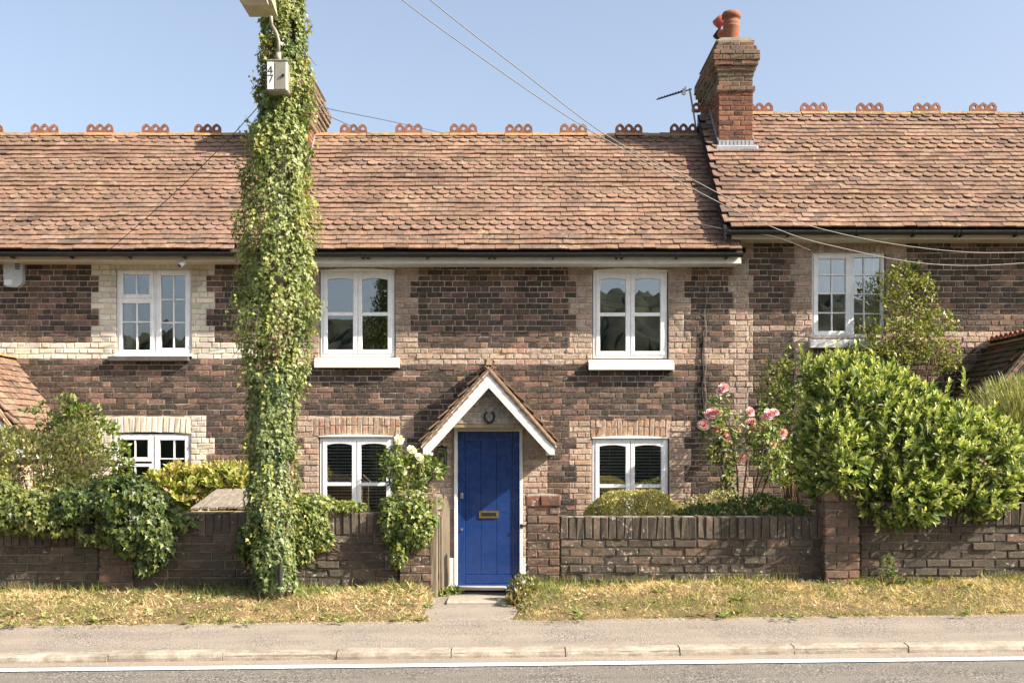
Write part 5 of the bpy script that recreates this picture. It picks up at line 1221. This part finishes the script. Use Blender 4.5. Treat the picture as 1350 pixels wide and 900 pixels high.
# ---- ivy column on the lamp post
IV = [(0.07, 0.11, 0.028), (0.13, 0.17, 0.04), (0.165, 0.21, 0.07), (0.06, 0.1, 0.022), (0.235, 0.27, 0.11)]
def ivy_post():
    prof = [(-20, 375, 24), (20, 373, 28), (60, 373, 32), (100, 376, 33), (140, 374, 36), (180, 367, 43), (240, 364, 46), (300, 366, 52), (350, 367, 53), (400, 362, 56), (440, 361, 50), (500, 361, 39), (560, 357, 33), (620, 358, 32), (680, 358, 31), (730, 362, 30), (776, 364, 27)]
    vv = np.array([q[0] for q in prof]); uu = np.array([q[1] for q in prof]) + 0.0; hw = np.array([q[2] for q in prof])
    t = thing('ivy_column', (xp, YP, zp0), 'dense ivy climbing the whole height of the lamp post', 'ivy')
    n = 29000; v = RN.uniform(-25, 776, n); th = RN.uniform(0, 2 * np.pi, n)
    u = np.interp(v, vv, uu); r = np.interp(v, vv, hw) / F * (D + YP) * 0.94
    zz = EYE + (HV - v) / F * (D + YP); dirs = np.stack([np.cos(th), np.sin(th), np.zeros(n)], 1)
    q = np.stack([dirs[:, 0] * 0.5, dirs[:, 1] * 0.5, zz], 1); L = nval(q, 2.2, 1) * 0.36 + nval(q, 5.0, 7) * 0.34 + nval(q, 11.0, 3) * 0.16
    rad = r * (1 + L - np.abs(RN.normal(0, 0.13, n))) * np.where(np.arange(n) % 5 == 0, 0.72, 1.0); cxx = (u - CX) / F * (D + YP)
    rad = np.maximum(rad, RN.uniform(0.15, 0.19, n))
    p = np.stack([cxx + dirs[:, 0] * rad, YP + dirs[:, 1] * rad * 0.9, zz], 1)
    keep = ~((p[:, 1] < YP - 0.05) & (p[:, 0] > bx0 - .03) & (p[:, 0] < bx1 + .03) & (p[:, 2] > bz0 - .03) & (p[:, 2] < bz1 + .05) & (p[:, 1] < yb + .06))
    keep &= ~((v < 80) & (p[:, 1] < YP - 0.2) & (np.abs(p[:, 0] - X(362, YP - .3)) < 0.06)) & ~(nval(p, 3.6, 13) < -0.75)
    # thin window of bare pole near the top right
    keep &= ~((v < 62) & (v > 30) & (np.abs(u + 13 - (CX + p[:, 0] * F / (D + p[:, 1]))) < 4) & (p[:, 1] < YP))
    p, dirs, v = p[keep], dirs[keep], v[keep]; n = len(p)
    ax = np.array([0, 0, -0.8]) + dirs * 0.35 + RN.normal(0, 0.45, (n, 3)); nn = dirs * 1.0 + RN.normal(0, 0.3, (n, 3)) + np.array([0, 0, 0.5])
    q2 = np.clip((nval(p, 3.0, 51) + 0.6 * nval(p, 9.0, 61)) * 0.9 + 0.5 + RN.normal(0, .16, n), 0, 1)[:, None]; C = (np.array(IV[0]) * (1 - q2) ** 2 + 2 * np.array(IV[2]) * q2 * (1 - q2) + np.array(IV[4]) * q2 ** 2) * LEAFGAIN * RN.uniform(.88, 1.12, (n, 1)); low = (v > 480)[:, None]; C = np.where(low, C * np.array([0.8, 0.86, 1.0]), C)  # lower leaves tinted darker and greyer, part shade put into the colour
    dead = (nval(p, 2.4, 31) > 0.42)[:, None] & (RN.random((n, 1)) < 0.45); C = np.where(dead, np.array([0.26, 0.19, 0.1]) * RN.uniform(.7, 1.2, (n, 1)), C)
    sz = RN.uniform(0.022, 0.053, n) * (1 + 0.25 * nval(p, 1.7, 17)); leafmesh('foliage', t, p, ax, nn, sz, C, LEAF_IVY, 'leaf', nobj=300, rank=p[:, 1] + RN.uniform(0, 0.2, n))
    q = MB()
    for i in range(16):
        a = R.uniform(0, 6.28); pts = []
        for k in range(14):
            z_ = zp0 - 0.05 + k * 0.48; rr = 0.115 + 0.015 * math.sin(k + i) + (0.03 if k < 1 else 0); aa = a + 0.25 * math.sin(k * 0.9 + i); pts.append((xp + 0.015 * k / 3 + rr * math.cos(aa), YP + rr * math.sin(aa), z_))
        q.tube(pts, [0.014 - 0.0007 * k for k in range(14)], 6)
    for i in range(34):
        v0 = R.uniform(20, 700); s = R.choice((-1, 1)); u0 = np.interp(v0, vv, uu); h0 = np.interp(v0, vv, hw); pp = P(u0 + s * h0 * .7, v0, YP - .1); q.tube([pp, pp + Vector((s * 0.08, -.03, -0.01)), pp + Vector((s * .15, -.03, -0.1))], [.005, .004, .002], 4)
    q.build('stem', 'bark', t, True)
    SP, SA = [], []
    for i in range(110):
        v0 = R.uniform(-10, 740); th0 = R.uniform(0, 6.28); d0 = Vector((math.cos(th0), math.sin(th0), 0)); u0 = np.interp(v0, vv, uu); h0 = np.interp(v0, vv, hw) / F * (D + YP)
        b = Vector((X(u0, YP), YP, Z(v0, YP))) + d0 * h0 * 0.9; dn = R.choice((-1, -1, 0.6)); ln = R.uniform(.1, .24)
        for k in range(9):
            f = k / 8; SP.append(b + d0 * (0.13 * f - .05 * f * f) + Vector((0, 0, dn * ln * f * f + 0.03 * f)) + Vector((R.gauss(0, .012), R.gauss(0, .012), R.gauss(0, .012)))); SA.append(d0 * .4 + Vector((R.gauss(0, .5), R.gauss(0, .5), -.6)))
    SP, SA = np.array(SP), np.array(SA); m_ = len(SP); leafmesh('trailing_shoots', t, SP, SA, RN.normal(0, .5, (m_, 3)) + np.array([.2, -.5, .5]), RN.uniform(.022, .05, m_), colmix(m_, [(0.22, .25, .075), (.16, .19, .05), (.28, .28, .1)], [1, 1, 1]), LEAF_IVY, 'leaf')
ivy_post()
IVD = [(0.05, 0.085, 0.02), (0.085, 0.13, 0.027), (0.14, 0.18, 0.04), (0.035, 0.06, 0.017)]
def ivy_patch(label, blobs, n, cols=IVD, wts=(3, 3, 2, 2), size=(0.05, 0.095), lump=0.3, tendrils=(), nobj=0, gap=-0.45):
    c0 = np.mean([b[0] for b in blobs], axis=0); t = thing('ivy_patch', (c0[0], YW, 0.35), label, 'ivy')
    p, nr = blob(blobs, n, lump, 3.2, R.random() * 40, 0.2, gap); ax = np.array([0, 0, -0.8]) + nr * 0.3 + RN.normal(0, 0.45, (n, 3)); nn = nr * 0.8 + RN.normal(0, 0.4, (n, 3)) + np.array([0, -0.25, 0.4])
    leafmesh('foliage', t, p, ax, nn, RN.uniform(*size, n), colmix(n, cols, wts), LEAF_IVY, 'leaf', nobj=nobj, rank=p[:, 1])
    q = MB()
    for i in range(10):
        b = blobs[R.randrange(len(blobs))]; c = Vector(b[0]); rx, rz = b[1][0], b[1][2]; x = c.x + R.uniform(-.8, .8) * rx; q.tube([(x, YW - 0.02, c.z + rz * .5), (x + R.gauss(0, .05), YW - .03, c.z - rz * .4), (x + R.gauss(0, .1), YW - .025, max(0.3, c.z - rz * 1.1))], [.008, .007, .003], 5)
    q.build('stem', 'bark', t, True); return t
ivy_patch('dark ivy mound hanging over the left garden wall beside the pale pier', [(PP(165, 655, -4.6), (0.42, 0.3, 0.22)), (PP(180, 690, -4.68), (0.36, 0.2, 0.3)), (PP(205, 715, -4.68), (0.16, 0.14, 0.22)), (PP(110, 665, -4.6), (0.3, 0.25, 0.18)), (PP(192, 742, -4.66), (0.1, 0.1, 0.1))], 6200, cols=[(0.04, 0.07, 0.018), (0.065, 0.1, 0.023), (0.12, 0.155, 0.04), (0.03, 0.05, 0.015)], size=(0.038, 0.07), nobj=300)
ivy_patch('ivy trailing along the top of the wall at the far left edge', [(PP(30, 672, -4.6), (0.42, 0.25, 0.2)), (PP(-20, 660, -4.6), (0.4, 0.3, 0.25)), (PP(75, 685, -4.65), (0.3, 0.18, 0.14)), (PP(125, 700, -4.64), (0.16, .14, .12))], 4600, size=(0.035, 0.065), cols=[(0.07, 0.1, 0.025), (0.12, 0.15, 0.04), (0.18, 0.2, 0.06), (0.05, 0.07, .02)])
ivy_patch('ivy on the wall just right of the lamp post below the window', [(PP(412, 665, -4.55), (0.26, 0.2, 0.1)), (PP(408, 690, -4.66), (0.2, 0.12, 0.2)), (PP(400, 722, -4.66), (0.12, 0.1, 0.16)), (PP(455, 668, -4.5), (0.25, 0.14, 0.06)), (PP(425, 710, -4.65), (0.1, .08, .12))], 3000, cols=[(0.1, 0.14, 0.035), (0.15, 0.19, 0.05), (0.2, 0.22, 0.07), (0.06, 0.09, .025)], size=(0.03, 0.055))
ivy_patch('ivy smothering the gate pier left of the path', [(PP(538, 663, -4.5), (0.28, 0.24, 0.12)), (PP(540, 690, -4.68), (0.24, 0.14, 0.2)), (PP(515, 690, -4.66), (0.12, 0.12, 0.2)), (PP(525, 728, -4.67), (0.1, 0.1, 0.16)), (PP(552, 705, -4.68), (.12, .1, .14))], 4000, cols=[(0.08, 0.12, 0.03), (0.13, 0.17, 0.04), (0.19, 0.22, 0.06), (0.05, 0.08, .02)], size=(0.03, 0.055), nobj=200)
ivy_patch('small ivy sprig on the wall left of the lamp post', [(PP(240, 688, -4.64), (0.14, .06, .07)), (PP(322, 715, -4.64), (0.07, .06, .2)), (PP(228, 676, -4.6), (.1, .1, .06))], 420, size=(0.04, 0.07))

# ---- big laurel on the right
def laurel():
    bl = [(PP(1200, 595, -4.2), (0.86, 0.75, 0.54)), (PP(1125, 560, -4.1), (0.5, 0.65, 0.56)), (PP(1285, 605, -4.2), (0.46, 0.6, 0.48)), (PP(1145, 535, -3.9), (0.5, 0.5, 0.44)), (PP(1092, 600, -4.35), (0.3, 0.68, 0.48)), (PP(1180, 650, -4.5), (0.48, 0.5, 0.32)), (PP(1270, 655, -4.4), (0.46, 0.42, 0.22)), (PP(1110, 505, -3.8), (0.4, 0.42, 0.28)), (PP(1240, 570, -4.0), (0.46, .5, .3)), (PP(1190, 545, -4.0), (.42, .45, .36))]
    t = thing('laurel_bush', P(1200, 700, -3.8), 'big glossy yellow-green laurel bush spilling over the right wall', 'bush')
    p, nr = blob(bl, 2100, 0.2, 2.2, 3.3, 0.12)
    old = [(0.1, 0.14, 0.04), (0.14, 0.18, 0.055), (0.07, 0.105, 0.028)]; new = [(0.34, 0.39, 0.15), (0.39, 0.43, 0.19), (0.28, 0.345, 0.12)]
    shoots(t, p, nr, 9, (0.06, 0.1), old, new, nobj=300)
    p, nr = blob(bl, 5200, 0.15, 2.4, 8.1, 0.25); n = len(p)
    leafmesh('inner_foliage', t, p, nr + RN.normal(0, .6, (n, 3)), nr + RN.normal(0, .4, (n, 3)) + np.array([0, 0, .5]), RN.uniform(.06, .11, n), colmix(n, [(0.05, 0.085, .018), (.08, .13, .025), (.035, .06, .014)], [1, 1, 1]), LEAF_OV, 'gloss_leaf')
    # tall shoots above the crown
    tips = np.array([PP(u, v, -3.6) for u, v in ((1063, 480), (1088, 470), (1105, 466), (1128, 468), (1150, 478), (1075, 500), (1272, 500), (1273, 515), (1250, 515), (1310, 545), (1135, 690), (1165, 700), (1056, 468), (1180, 487), (1195, 500))])
    shoots(t, tips, np.tile((0, -.2, 1.), (len(tips), 1)), 11, (0.07, 0.11), old, new, 0.7, 0.2, 1.2, name='shoot_leaves')
    q = MB(); b = P(1195, 705, -3.7)
    for i in range(26):
        k = RN.integers(len(p)); q.tube([b + Vector((R.uniform(-.3, .3), R.uniform(-.1, .1), -.2)), b.lerp(Vector(p[k]), .5) + Vector((0, 0, -.03)), Vector(p[k])], [.025, .014, .004], 6)
    q.build('stem', 'bark', t, True)
laurel()
bunch('climbing_shrub', 'small-leaved climber growing up the wall beside the right window', 'climber', [(PP(1195, 400, -0.3), (0.33, 0.22, 0.5)), (PP(1185, 450, -0.35), (0.5, 0.28, 0.3)), (PP(1200, 362, -0.25), (0.22, 0.15, 0.2)), (PP(1225, 430, -0.3), (0.3, 0.2, 0.25)), (PP(1155, 470, -0.4), (0.4, 0.25, 0.16)), (PP(1110, 485, -.4), (.3, .2, .15)), (PP(1240, 470, -.35), (.25, .2, .25))], 6200, (0.035, 0.065), [(0.12, 0.155, 0.04), (0.2, 0.225, 0.06), (0.28, 0.29, 0.09), (0.07, 0.095, 0.025), (0.24, 0.2, 0.1)], [3, 3, 2, 3, .8], lump=0.45, freq=3.5, gap=-0.25, stems=30, base=tuple(P(1190, 640, -0.3)))
bunch('leafy_shrub', 'loose green shrub against the wall between the roses and laurel', 'shrub', [(PP(1020, 520, -0.5), (0.2, 0.2, 0.4)), (PP(1048, 490, -0.6), (0.25, 0.2, 0.3)), (PP(1055, 560, -0.8), (0.22, 0.25, 0.6)), (PP(1035, 600, -1.0), (0.16, .2, .4))], 2400, (0.04, 0.075), [(0.08, 0.12, 0.025), (0.14, 0.18, 0.04), (0.05, 0.08, 0.02), (.2, .23, .06)], [2, 2, 2, 1], lump=0.4, freq=4, gap=-0.2, stems=22, base=tuple(P(1045, 690, -.8)))
# pale broom at the right edge
def broom():
    t = thing('broom_shrub', P(1345, 640, -3.0), 'feathery pale green broom at the right edge above the laurel', 'shrub'); n = 9000
    base = PP(1352, 640, -3.0); d = norm(RN.normal(0, 1, (n, 3)) * np.array([.5, .5, .35]) + np.array([0, 0, 1.])); ln = RN.uniform(0.5, 1.0, n)
    p = base + d * ln[:, None] * np.array([1.05, .9, 1.25]) + np.array([0, 0, -0.05]); leafmesh('foliage', t, p, d + RN.normal(0, .12, (n, 3)), RN.normal(0, 1, (n, 3)), RN.uniform(.08, .15, n), colmix(n, [(0.2, 0.22, .1), (.27, .28, .13), (.13, .15, .06)], [2, 2, 2]), NEEDLE, 'leaf')
    q = MB()
    for i in range(40):
        e = Vector(p[RN.integers(n)]); q.tube([Vector(base) + Vector((0, 0, -.4)), Vector(base).lerp(e, .5), e], [.01, .007, .003], 4)
    q.build('stem', 'bark', t)
broom()
bunch('grey_shrub', 'twiggy grey-green shrub at the right edge below the broom', 'shrub', [(PP(1340, 625, -4.0), (0.28, 0.25, 0.3)), (PP(1365, 600, -4.0), (.3, .3, .4))], 1300, (0.04, 0.07), [(0.12, .14, .06), (.17, .18, .09), (.09, .1, .05)], [1, 1, 1], gap=-0.1, stems=40, base=tuple(P(1350, 680, -4.0)))

# ---- roses
def rose(name, label, stemsv, flowers, leaves_bl, nleaf, fcol, base, fsize=0.05):
    t = thing(name, base, label, 'rose bush'); q = MB()
    for pts in stemsv: q.tube([P(*s) for s in pts], [0.014 - 0.009 * i / (len(pts) - 1) for i in range(len(pts))], 6)
    q.build('stem', 'bark', t, True)
    p, nr = blob(leaves_bl, nleaf, 0.45, 4, R.random() * 30, 0.3, -0.1); n = len(p)
    leafmesh('foliage', t, p, nr * .3 + RN.normal(0, .6, (n, 3)) + np.array([0, 0, -.1]), nr * .4 + RN.normal(0, .4, (n, 3)) + np.array([.1, -.3, .6]), RN.uniform(.045, .08, n), colmix(n, [(0.07, .12, .025), (.12, .17, .035), (.19, .23, .05), (.05, .08, .02)], [2, 3, 2, 1]), LEAF_OV, 'leaf')
    # layered petal bloom, shared by the flowers
    ms = []
    for v in range(3):
        V, Fc, C = [], [], []
        for ring, (nr_, rad, tilt, sz) in enumerate(((7, .5, .35, .6), (6, .38, .75, .55), (5, .24, 1.1, .45), (4, .1, 1.4, .36))):
            for i in range(nr_):
                a = 2 * math.pi * i / nr_ + ring * .5 + R.uniform(-.2, .2); ca, sa = math.cos(a), math.sin(a); o = len(V); k = R.uniform(.85, 1.15)
                for (s, d, cup) in ((-.5, 0, 0), (.5, 0, 0), (.62, .55, .06), (.3, 1, .0), (-.3, 1, 0), (-.62, .55, .06), (0, .55, -.06)):
                    out = rad * .35 + d * sz * math.cos(tilt) + cup; hh = d * sz * math.sin(tilt) + (.25 - ring * .02) * d * d * .2; w_ = s * sz * .8 * k
                    V.append((ca * out - sa * w_, sa * out + ca * w_, hh + ring * .06))
                Fc += [(o, o + 1, o + 6), (o + 1, o + 2, o + 6), (o + 2, o + 3, o + 6), (o + 3, o + 4, o + 6), (o + 4, o + 5, o + 6), (o + 5, o, o + 6)]
                c = np.array(fcol[min(ring, len(fcol) - 1)]) * R.uniform(.9, 1.1); C += [tuple(np.clip(c, 0, .9))] * 7
        ms.append(mesh_np('flower', V, Fc, np.array(C), 'petal', True))
    for (u, v, y, s) in flowers:
        o = link('flower', ms[R.randrange(3)], t); o.matrix_basis = Matrix.Translation(P(u, v, y)) @ Vector((R.uniform(-.5, .7), -1, R.uniform(.2, .9))).to_track_quat('Z', 'Y').to_matrix().to_4x4() @ Matrix.Scale(s * fsize / .05 * 0.098, 4)
        o.matrix_parent_inverse = Matrix.Translation(-Vector(t.location))
    return t
YS = -1.6
rose('rose_bush', 'tall climbing rose with pink blooms right of the lower right window', [[(975, 690, YS), (972, 620, YS), (958, 560, YS), (950, 515, YS)], [(975, 690, YS), (985, 610, YS), (985, 570, YS), (992, 545, YS)], [(970, 690, YS), (955, 600, YS), (938, 560, YS), (932, 548, YS)], [(985, 690, YS), (1005, 600, YS), (1010, 545, YS)], [(990, 690, YS), (1015, 620, YS), (1028, 575, YS)], [(965, 690, YS), (958, 640, YS), (948, 605, YS), (941, 590, YS)], [(980, 690, YS), (1000, 640, YS), (1030, 560, YS)]],
     [(954, 512, YS, 1.0), (949, 517, YS, .8), (940, 545, YS, 1.2), (934, 547, YS, 1.0), (947, 544, YS, .9), (928, 561, YS, 1.2), (944, 567, YS, .9), (953, 572, YS, 1.1), (957, 578, YS, .9), (988, 543, YS, .9), (1014, 547, YS, 1.1), (1010, 551, YS, 1.), (1021, 544, YS, .8), (989, 560, YS, 1.1), (995, 564, YS, 1.1), (991, 556, YS, .8), (974, 567, YS, .6), (978, 605, YS, 1.), (1020, 587, YS, .8), (1032, 571, YS, .9), (958, 604, YS, .5), (941, 590, YS, .5), (1030, 575, YS, .7)],
     [(PP(950, 575, YS), (.26, .2, .5)), (PP(1000, 575, YS), (.3, .2, .36)), (PP(955, 630, YS), (.16, .16, .3)), (PP(1015, 600, YS), (.22, .2, .3))], 1500, [(0.85, .6, .67), (.85, .56, .64), (.82, .44, .55), (.74, .3, .44)], tuple(P(975, 692, YS)))
bx = P(540, 690, -2.6)
rose('rose_bush', 'white flowering rose bush above the ivy pier left of the door', [[(540, 690, -2.6), (532, 640, -2.6), (520, 600, -2.6)], [(545, 690, -2.6), (550, 640, -2.6), (558, 600, -2.6)], [(535, 690, -2.6), (515, 640, -2.6), (508, 605, -2.6)], [(540, 690, -2.6), (541, 620, -2.6), (526, 582, -2.6)], [(545, 690, -2.6), (562, 640, -2.6), (575, 622, -2.6)]],
     [(526, 580, -2.65, .85), (542, 593, -2.75, .75), (552, 603, -2.75, .75), (556, 607, -2.75, .5), (546, 595, -2.75, .5), (533, 622, -2.8, .5), (577, 620, -2.7, .5)],
     [(PP(540, 618, -2.6), (.3, .25, .2)), (PP(520, 605, -2.6), (.16, .18, .18)), (PP(563, 618, -2.6), (.18, .18, .14)), (PP(548, 640, -2.6), (.26, .22, .12))], 1250, [(.85, .84, .8), (.85, .83, .76)], tuple(bx))

# ---- low garden shrubs
bunch('hebe_mound', 'clipped yellow-green hebe mound under the lower right window', 'shrub', [(PP(835, 680, -2.6), (0.54, 0.45, 0.29)), (PP(802, 685, -2.6), (0.3, 0.35, 0.22)), (PP(872, 683, -2.6), (0.3, 0.35, 0.22)), (PP(818, 676, -2.7), (0.3, .4, .25)), (PP(855, 676, -2.7), (0.32, .4, .26))], 15000, (0.022, 0.04), [(0.27, 0.28, 0.11), (0.35, 0.35, 0.15), (0.18, 0.19, 0.07), (0.38, 0.28, 0.18)], [3, 3, 2, 1.8], lump=0.07, freq=6, depth=0.06, stems=6, up=0.8)
bunch('ground_cover', 'dark green low shrub behind the wall beneath the pink roses', 'shrub', [(PP(960, 682, -3.3), (0.5, 0.35, 0.16)), (PP(1005, 675, -3.2), (0.4, 0.35, 0.2)), (PP(925, 684, -3.2), (0.3, .3, .14)), (PP(1040, 680, -3.3), (.25, .3, .14))], 4200, (0.03, 0.06), [(0.05, 0.085, 0.02), (0.08, 0.13, 0.03), (0.13, 0.17, 0.05)], [2, 2, 1], lump=0.25, stems=8)
bunch('cream_flower_plant', 'pale cream flowering plant behind the wall beside the hebe mound', 'flowers', [(PP(925, 668, -2.4), (0.24, .2, .12)), (PP(950, 662, -2.4), (.18, .2, .12))], 700, (0.025, 0.05), [(0.4, .36, .22), (.3, .27, .16), (.12, .16, .05)], [2, 2, 2], lump=.35, stems=10)
def hedge():
    bl = [(PP(285, 640, -2.2), (0.5, .4, .22)), (PP(235, 645, -2.2), (.45, .4, .26)), (PP(200, 655, -2.3), (.3, .3, .25)), (PP(320, 640, -2.1), (.3, .35, .22))]
    t = thing('hydrangea_hedge', P(265, 690, -2.2), 'bright yellow-green leafy hedge under the left cottage lower window', 'hedge'); p, nr = blob(bl, 620, .22, 3, 2, .15)
    shoots(t, p, nr, 8, (.08, .13), [(.12, .16, .03), (.16, .2, .04)], [(.3, .33, .09), (.36, .38, .12), (.3, .22, .12)], 1.0, .1, .7, 'leaf')
    q = MB(); b = P(265, 700, -2.2)
    for i in range(20): e = Vector(p[RN.integers(len(p))]); q.tube([b + Vector((R.uniform(-.5, .5), 0, 0)), b.lerp(e, .6), e], [.012, .008, .004], 5)
    q.build('stem', 'bark', t, True)
hedge()
bunch('loose_shrub', 'wild arching shrub in front of the left cottage porch', 'shrub', [(PP(50, 620, -3.9), (.5, .4, .4)), (PP(100, 600, -3.8), (.3, .3, .35)), (PP(15, 610, -3.9), (.35, .35, .4)), (PP(75, 655, -4.1), (.5, .35, .2)), (PP(-30, 640, -4.0), (.4, .4, .4))], 8500, (.032, .062), [(.22, .24, .085), (.3, .31, .12), (.13, .16, .05), (.38, .37, .17)], [3, 3, 2, 1.5], lump=.4, freq=3, gap=-.2, stems=60, base=tuple(P(60, 700, -3.9)))
bunch('arching_branches', 'leafy arching branches reaching in front of the left porch roof', 'shrub', [(PP(105, 565, -3.2), (.3, .25, .28)), (PP(60, 560, -3.3), (.22, .2, .2)), (PP(140, 575, -3.2), (.14, .15, .16)), (PP(160, 610, -3.2), (.14, .15, .2)), (PP(90, 535, -3.3), (.12, .1, .1))], 1350, (.045, .08), [(.07, .11, .025), (.11, .15, .035), (.17, .2, .06)], [2, 2, 1], lump=.5, freq=4, gap=-.02, stems=34, base=tuple(P(90, 700, -3.3)), rnd=.8)
bunch('white_flower_plant', 'small plant with pale blooms at the far left behind the ivy', 'flowers', [(PP(60, 640, -4.2), (.3, .15, .15)), (PP(20, 635, -4.2), (.2, .15, .15))], 60, (.04, .06), [(.6, .55, .48), (.6, .45, .4)], [1, 1], stems=0)
bunch('weed_clump', 'leafy weed clump on the verge at the foot of the right gate pier', 'weed', [(PP(690, 775, -4.85), (.14, .1, .1)), (PP(680, 790, -4.95), (.1, .1, .06))], 420, (.03, .07), [(.1, .13, .04), (.2, .2, .08), (.14, .1, .05)], [2, 2, 1], up=1.2, stems=8)
bunch('weed_clump', 'green weed clump at the threshold by the open gate', 'weed', [(PP(597, 782, -4.4), (.1, .08, .05)), (PP(583, 785, -4.5), (.06, .06, .05))], 260, (.03, .06), [(.1, .15, .04), (.2, .24, .08)], [2, 2], up=.9, stems=4)
bunch('weed_clump', 'small creeper growing on the verge wall under the laurel', 'weed', [(PP(1172, 745, -4.68), (.06, .04, .12)), (PP(1180, 765, -4.7), (.1, .08, .05))], 240, (.025, .05), [(.07, .11, .03), (.12, .16, .05)], [2, 2], stems=3)

# ---------------------------------------------------------------- grass on the verge
def grass():
    n = 105000; x = RN.uniform(-6.6, 6.6, n); t = RN.beta(1.0, 0.95, n)
    ed = np.array([verge_edge(a) for a in x]); y = ed + (YW - 0.02 - ed) * t
    keep = ~((x > PX0 + 0.04 - 0.14 * RN.random(n)) & (x < PX1 - .04 + .14 * RN.random(n)))
    bare = np.array([mnoise.noise((a * 1.9, b * 3.2, 40.)) + .5 * mnoise.noise((a * 6, b * 7, 3.)) for a, b in zip(x, y)]); keep &= ~((bare > 0.3) & (RN.random(n) < .8)) & ~((t < .12) & (RN.random(n) < .5))
    x, y, t = x[keep], y[keep], t[keep]; n = len(x)
    z_ = np.array([verge_z(a, b) for a, b in zip(x, y)]); p = np.stack([x, y, z_ - .005], 1)
    q = np.stack([x, y, np.zeros(n)], 1); g = nval(q, 1.6, 3) + 0.6 * nval(q, 4.5, 11) + (t - 0.45) * 0.75
    green = g + RN.normal(0, 0.28, n) > 0.36
    straw = colmix(n, [(0.52, 0.4, 0.23), (0.62, 0.52, 0.33), (0.36, 0.25, 0.14), (0.48, 0.33, 0.2)], [3, 3.5, 1.2, 1], gain=1.25); gr = colmix(n, [(0.12, 0.15, 0.045), (0.2, 0.22, 0.075), (0.3, 0.3, 0.12)], [2, 3, 2], gain=1.25)
    C = np.where(green[:, None], gr, straw)
    h = RN.uniform(0.02, 0.052, n) * (0.7 + 0.75 * t) + (RN.random(n) < 0.05 * (0.3 + t)) * RN.uniform(.02, .06, n)
    lean = RN.normal(0, 1, (n, 3)) * np.where(green, 0.7, 1.8)[:, None]; lean[:, 2] = 0
    ax = np.array([0, 0, 1.0]) + lean; T = (np.array([(-.04, 0, 0), (.04, 0, 0), (.03, .55, .08), (-.03, .55, .08), (0, 1, -.05)]), [(0, 1, 2, 3), (3, 2, 4)])
    o = leafmesh('grass', None, p, ax, RN.normal(0, 1, (n, 3)), h, C, T, 'grass')
    set_props(o, 'dry straw-coloured and green grass on the verge in front of the wall', 'grass', kind='stuff')
    # longer tufts at the foot of the wall
    n = 3600; x = RN.uniform(-6.6, 6.6, n); x = x[(x < PX0 - .05) | (x > PX1 + .05)]; d = nval(np.stack([x, x * 0, x * 0], 1), 1.5, 21); x = x[d > -0.12]; n = len(x); y = YW - .03 - np.abs(RN.normal(0, .07, n))
    p = np.stack([x, y, np.array([verge_z(a, b) for a, b in zip(x, y)])], 1); ax = np.array([0, -.1, 1.]) + RN.normal(0, .35, (n, 3))
    o = leafmesh('tall_grass', None, p, ax, RN.normal(0, 1, (n, 3)), RN.uniform(.05, .13, n), colmix(n, [(0.08, .12, .03), (.14, .17, .045), (.36, .28, .13)], [3, 3, 1.3]), (T[0] * np.array([.6, 1, 1]), T[1]), 'grass')
    set_props(o, 'longer grass blades along the foot of the garden wall', 'grass', kind='stuff')
    # broad-leaved weeds and clover scattered through the turf
    SP, SA, SN, SS = [], [], [], []
    for i in range(170):
        x = R.uniform(-6.5, 6.5); y = R.uniform(-5.66, -4.66) if R.random() < .75 else R.uniform(-5.72, -5.55)
        if PX0 - .05 < x < PX1 + .05: continue
        big = R.uniform(.5, 1.3)
        for k in range(R.randrange(5, 10)):
            a = R.uniform(0, 6.28); SP.append((x + .02 * math.cos(a), y + .02 * math.sin(a), verge_z(x, max(y, -5.6)) + .012)); SA.append((math.cos(a), math.sin(a), R.uniform(.2, .9))); SN.append((R.gauss(0, .2), R.gauss(0, .2), 1)); SS.append(.06 * big * R.uniform(.7, 1.2))
    m_ = len(SP); o = leafmesh('verge_weeds', None, np.array(SP), np.array(SA), np.array(SN), np.array(SS), colmix(m_, [(.09, .13, .035), (.15, .19, .055), (.22, .24, .09)], [2, 2, 1]), LEAF_OV, 'leaf'); set_props(o, 'low broad-leaved weeds growing among the dry verge grass', 'weeds', kind='stuff')
    # fallen dry leaves and litter
    n = 900; x = RN.uniform(-6.5, 6.5, n); y = RN.uniform(-5.6, -4.7, n); keep = (x < PX0) | (x > PX1); x, y = x[keep], y[keep]; n = len(x)
    p = np.stack([x, y, np.array([verge_z(a, b) + .02 for a, b in zip(x, y)])], 1)
    o = leafmesh('leaf_litter', None, p, RN.normal(0, 1, (n, 3)) * np.array([1, 1, .3]), RN.normal(0, .4, (n, 3)) + np.array([0, 0, 1]), RN.uniform(.025, .05, n), colmix(n, [(0.4, .28, .16), (.5, .42, .3), (.25, .14, .07)], [2, 1, 1]), LEAF_S, 'leaf')
    set_props(o, 'dry fallen leaves scattered over the grass verge', 'leaf litter', kind='stuff')
grass()
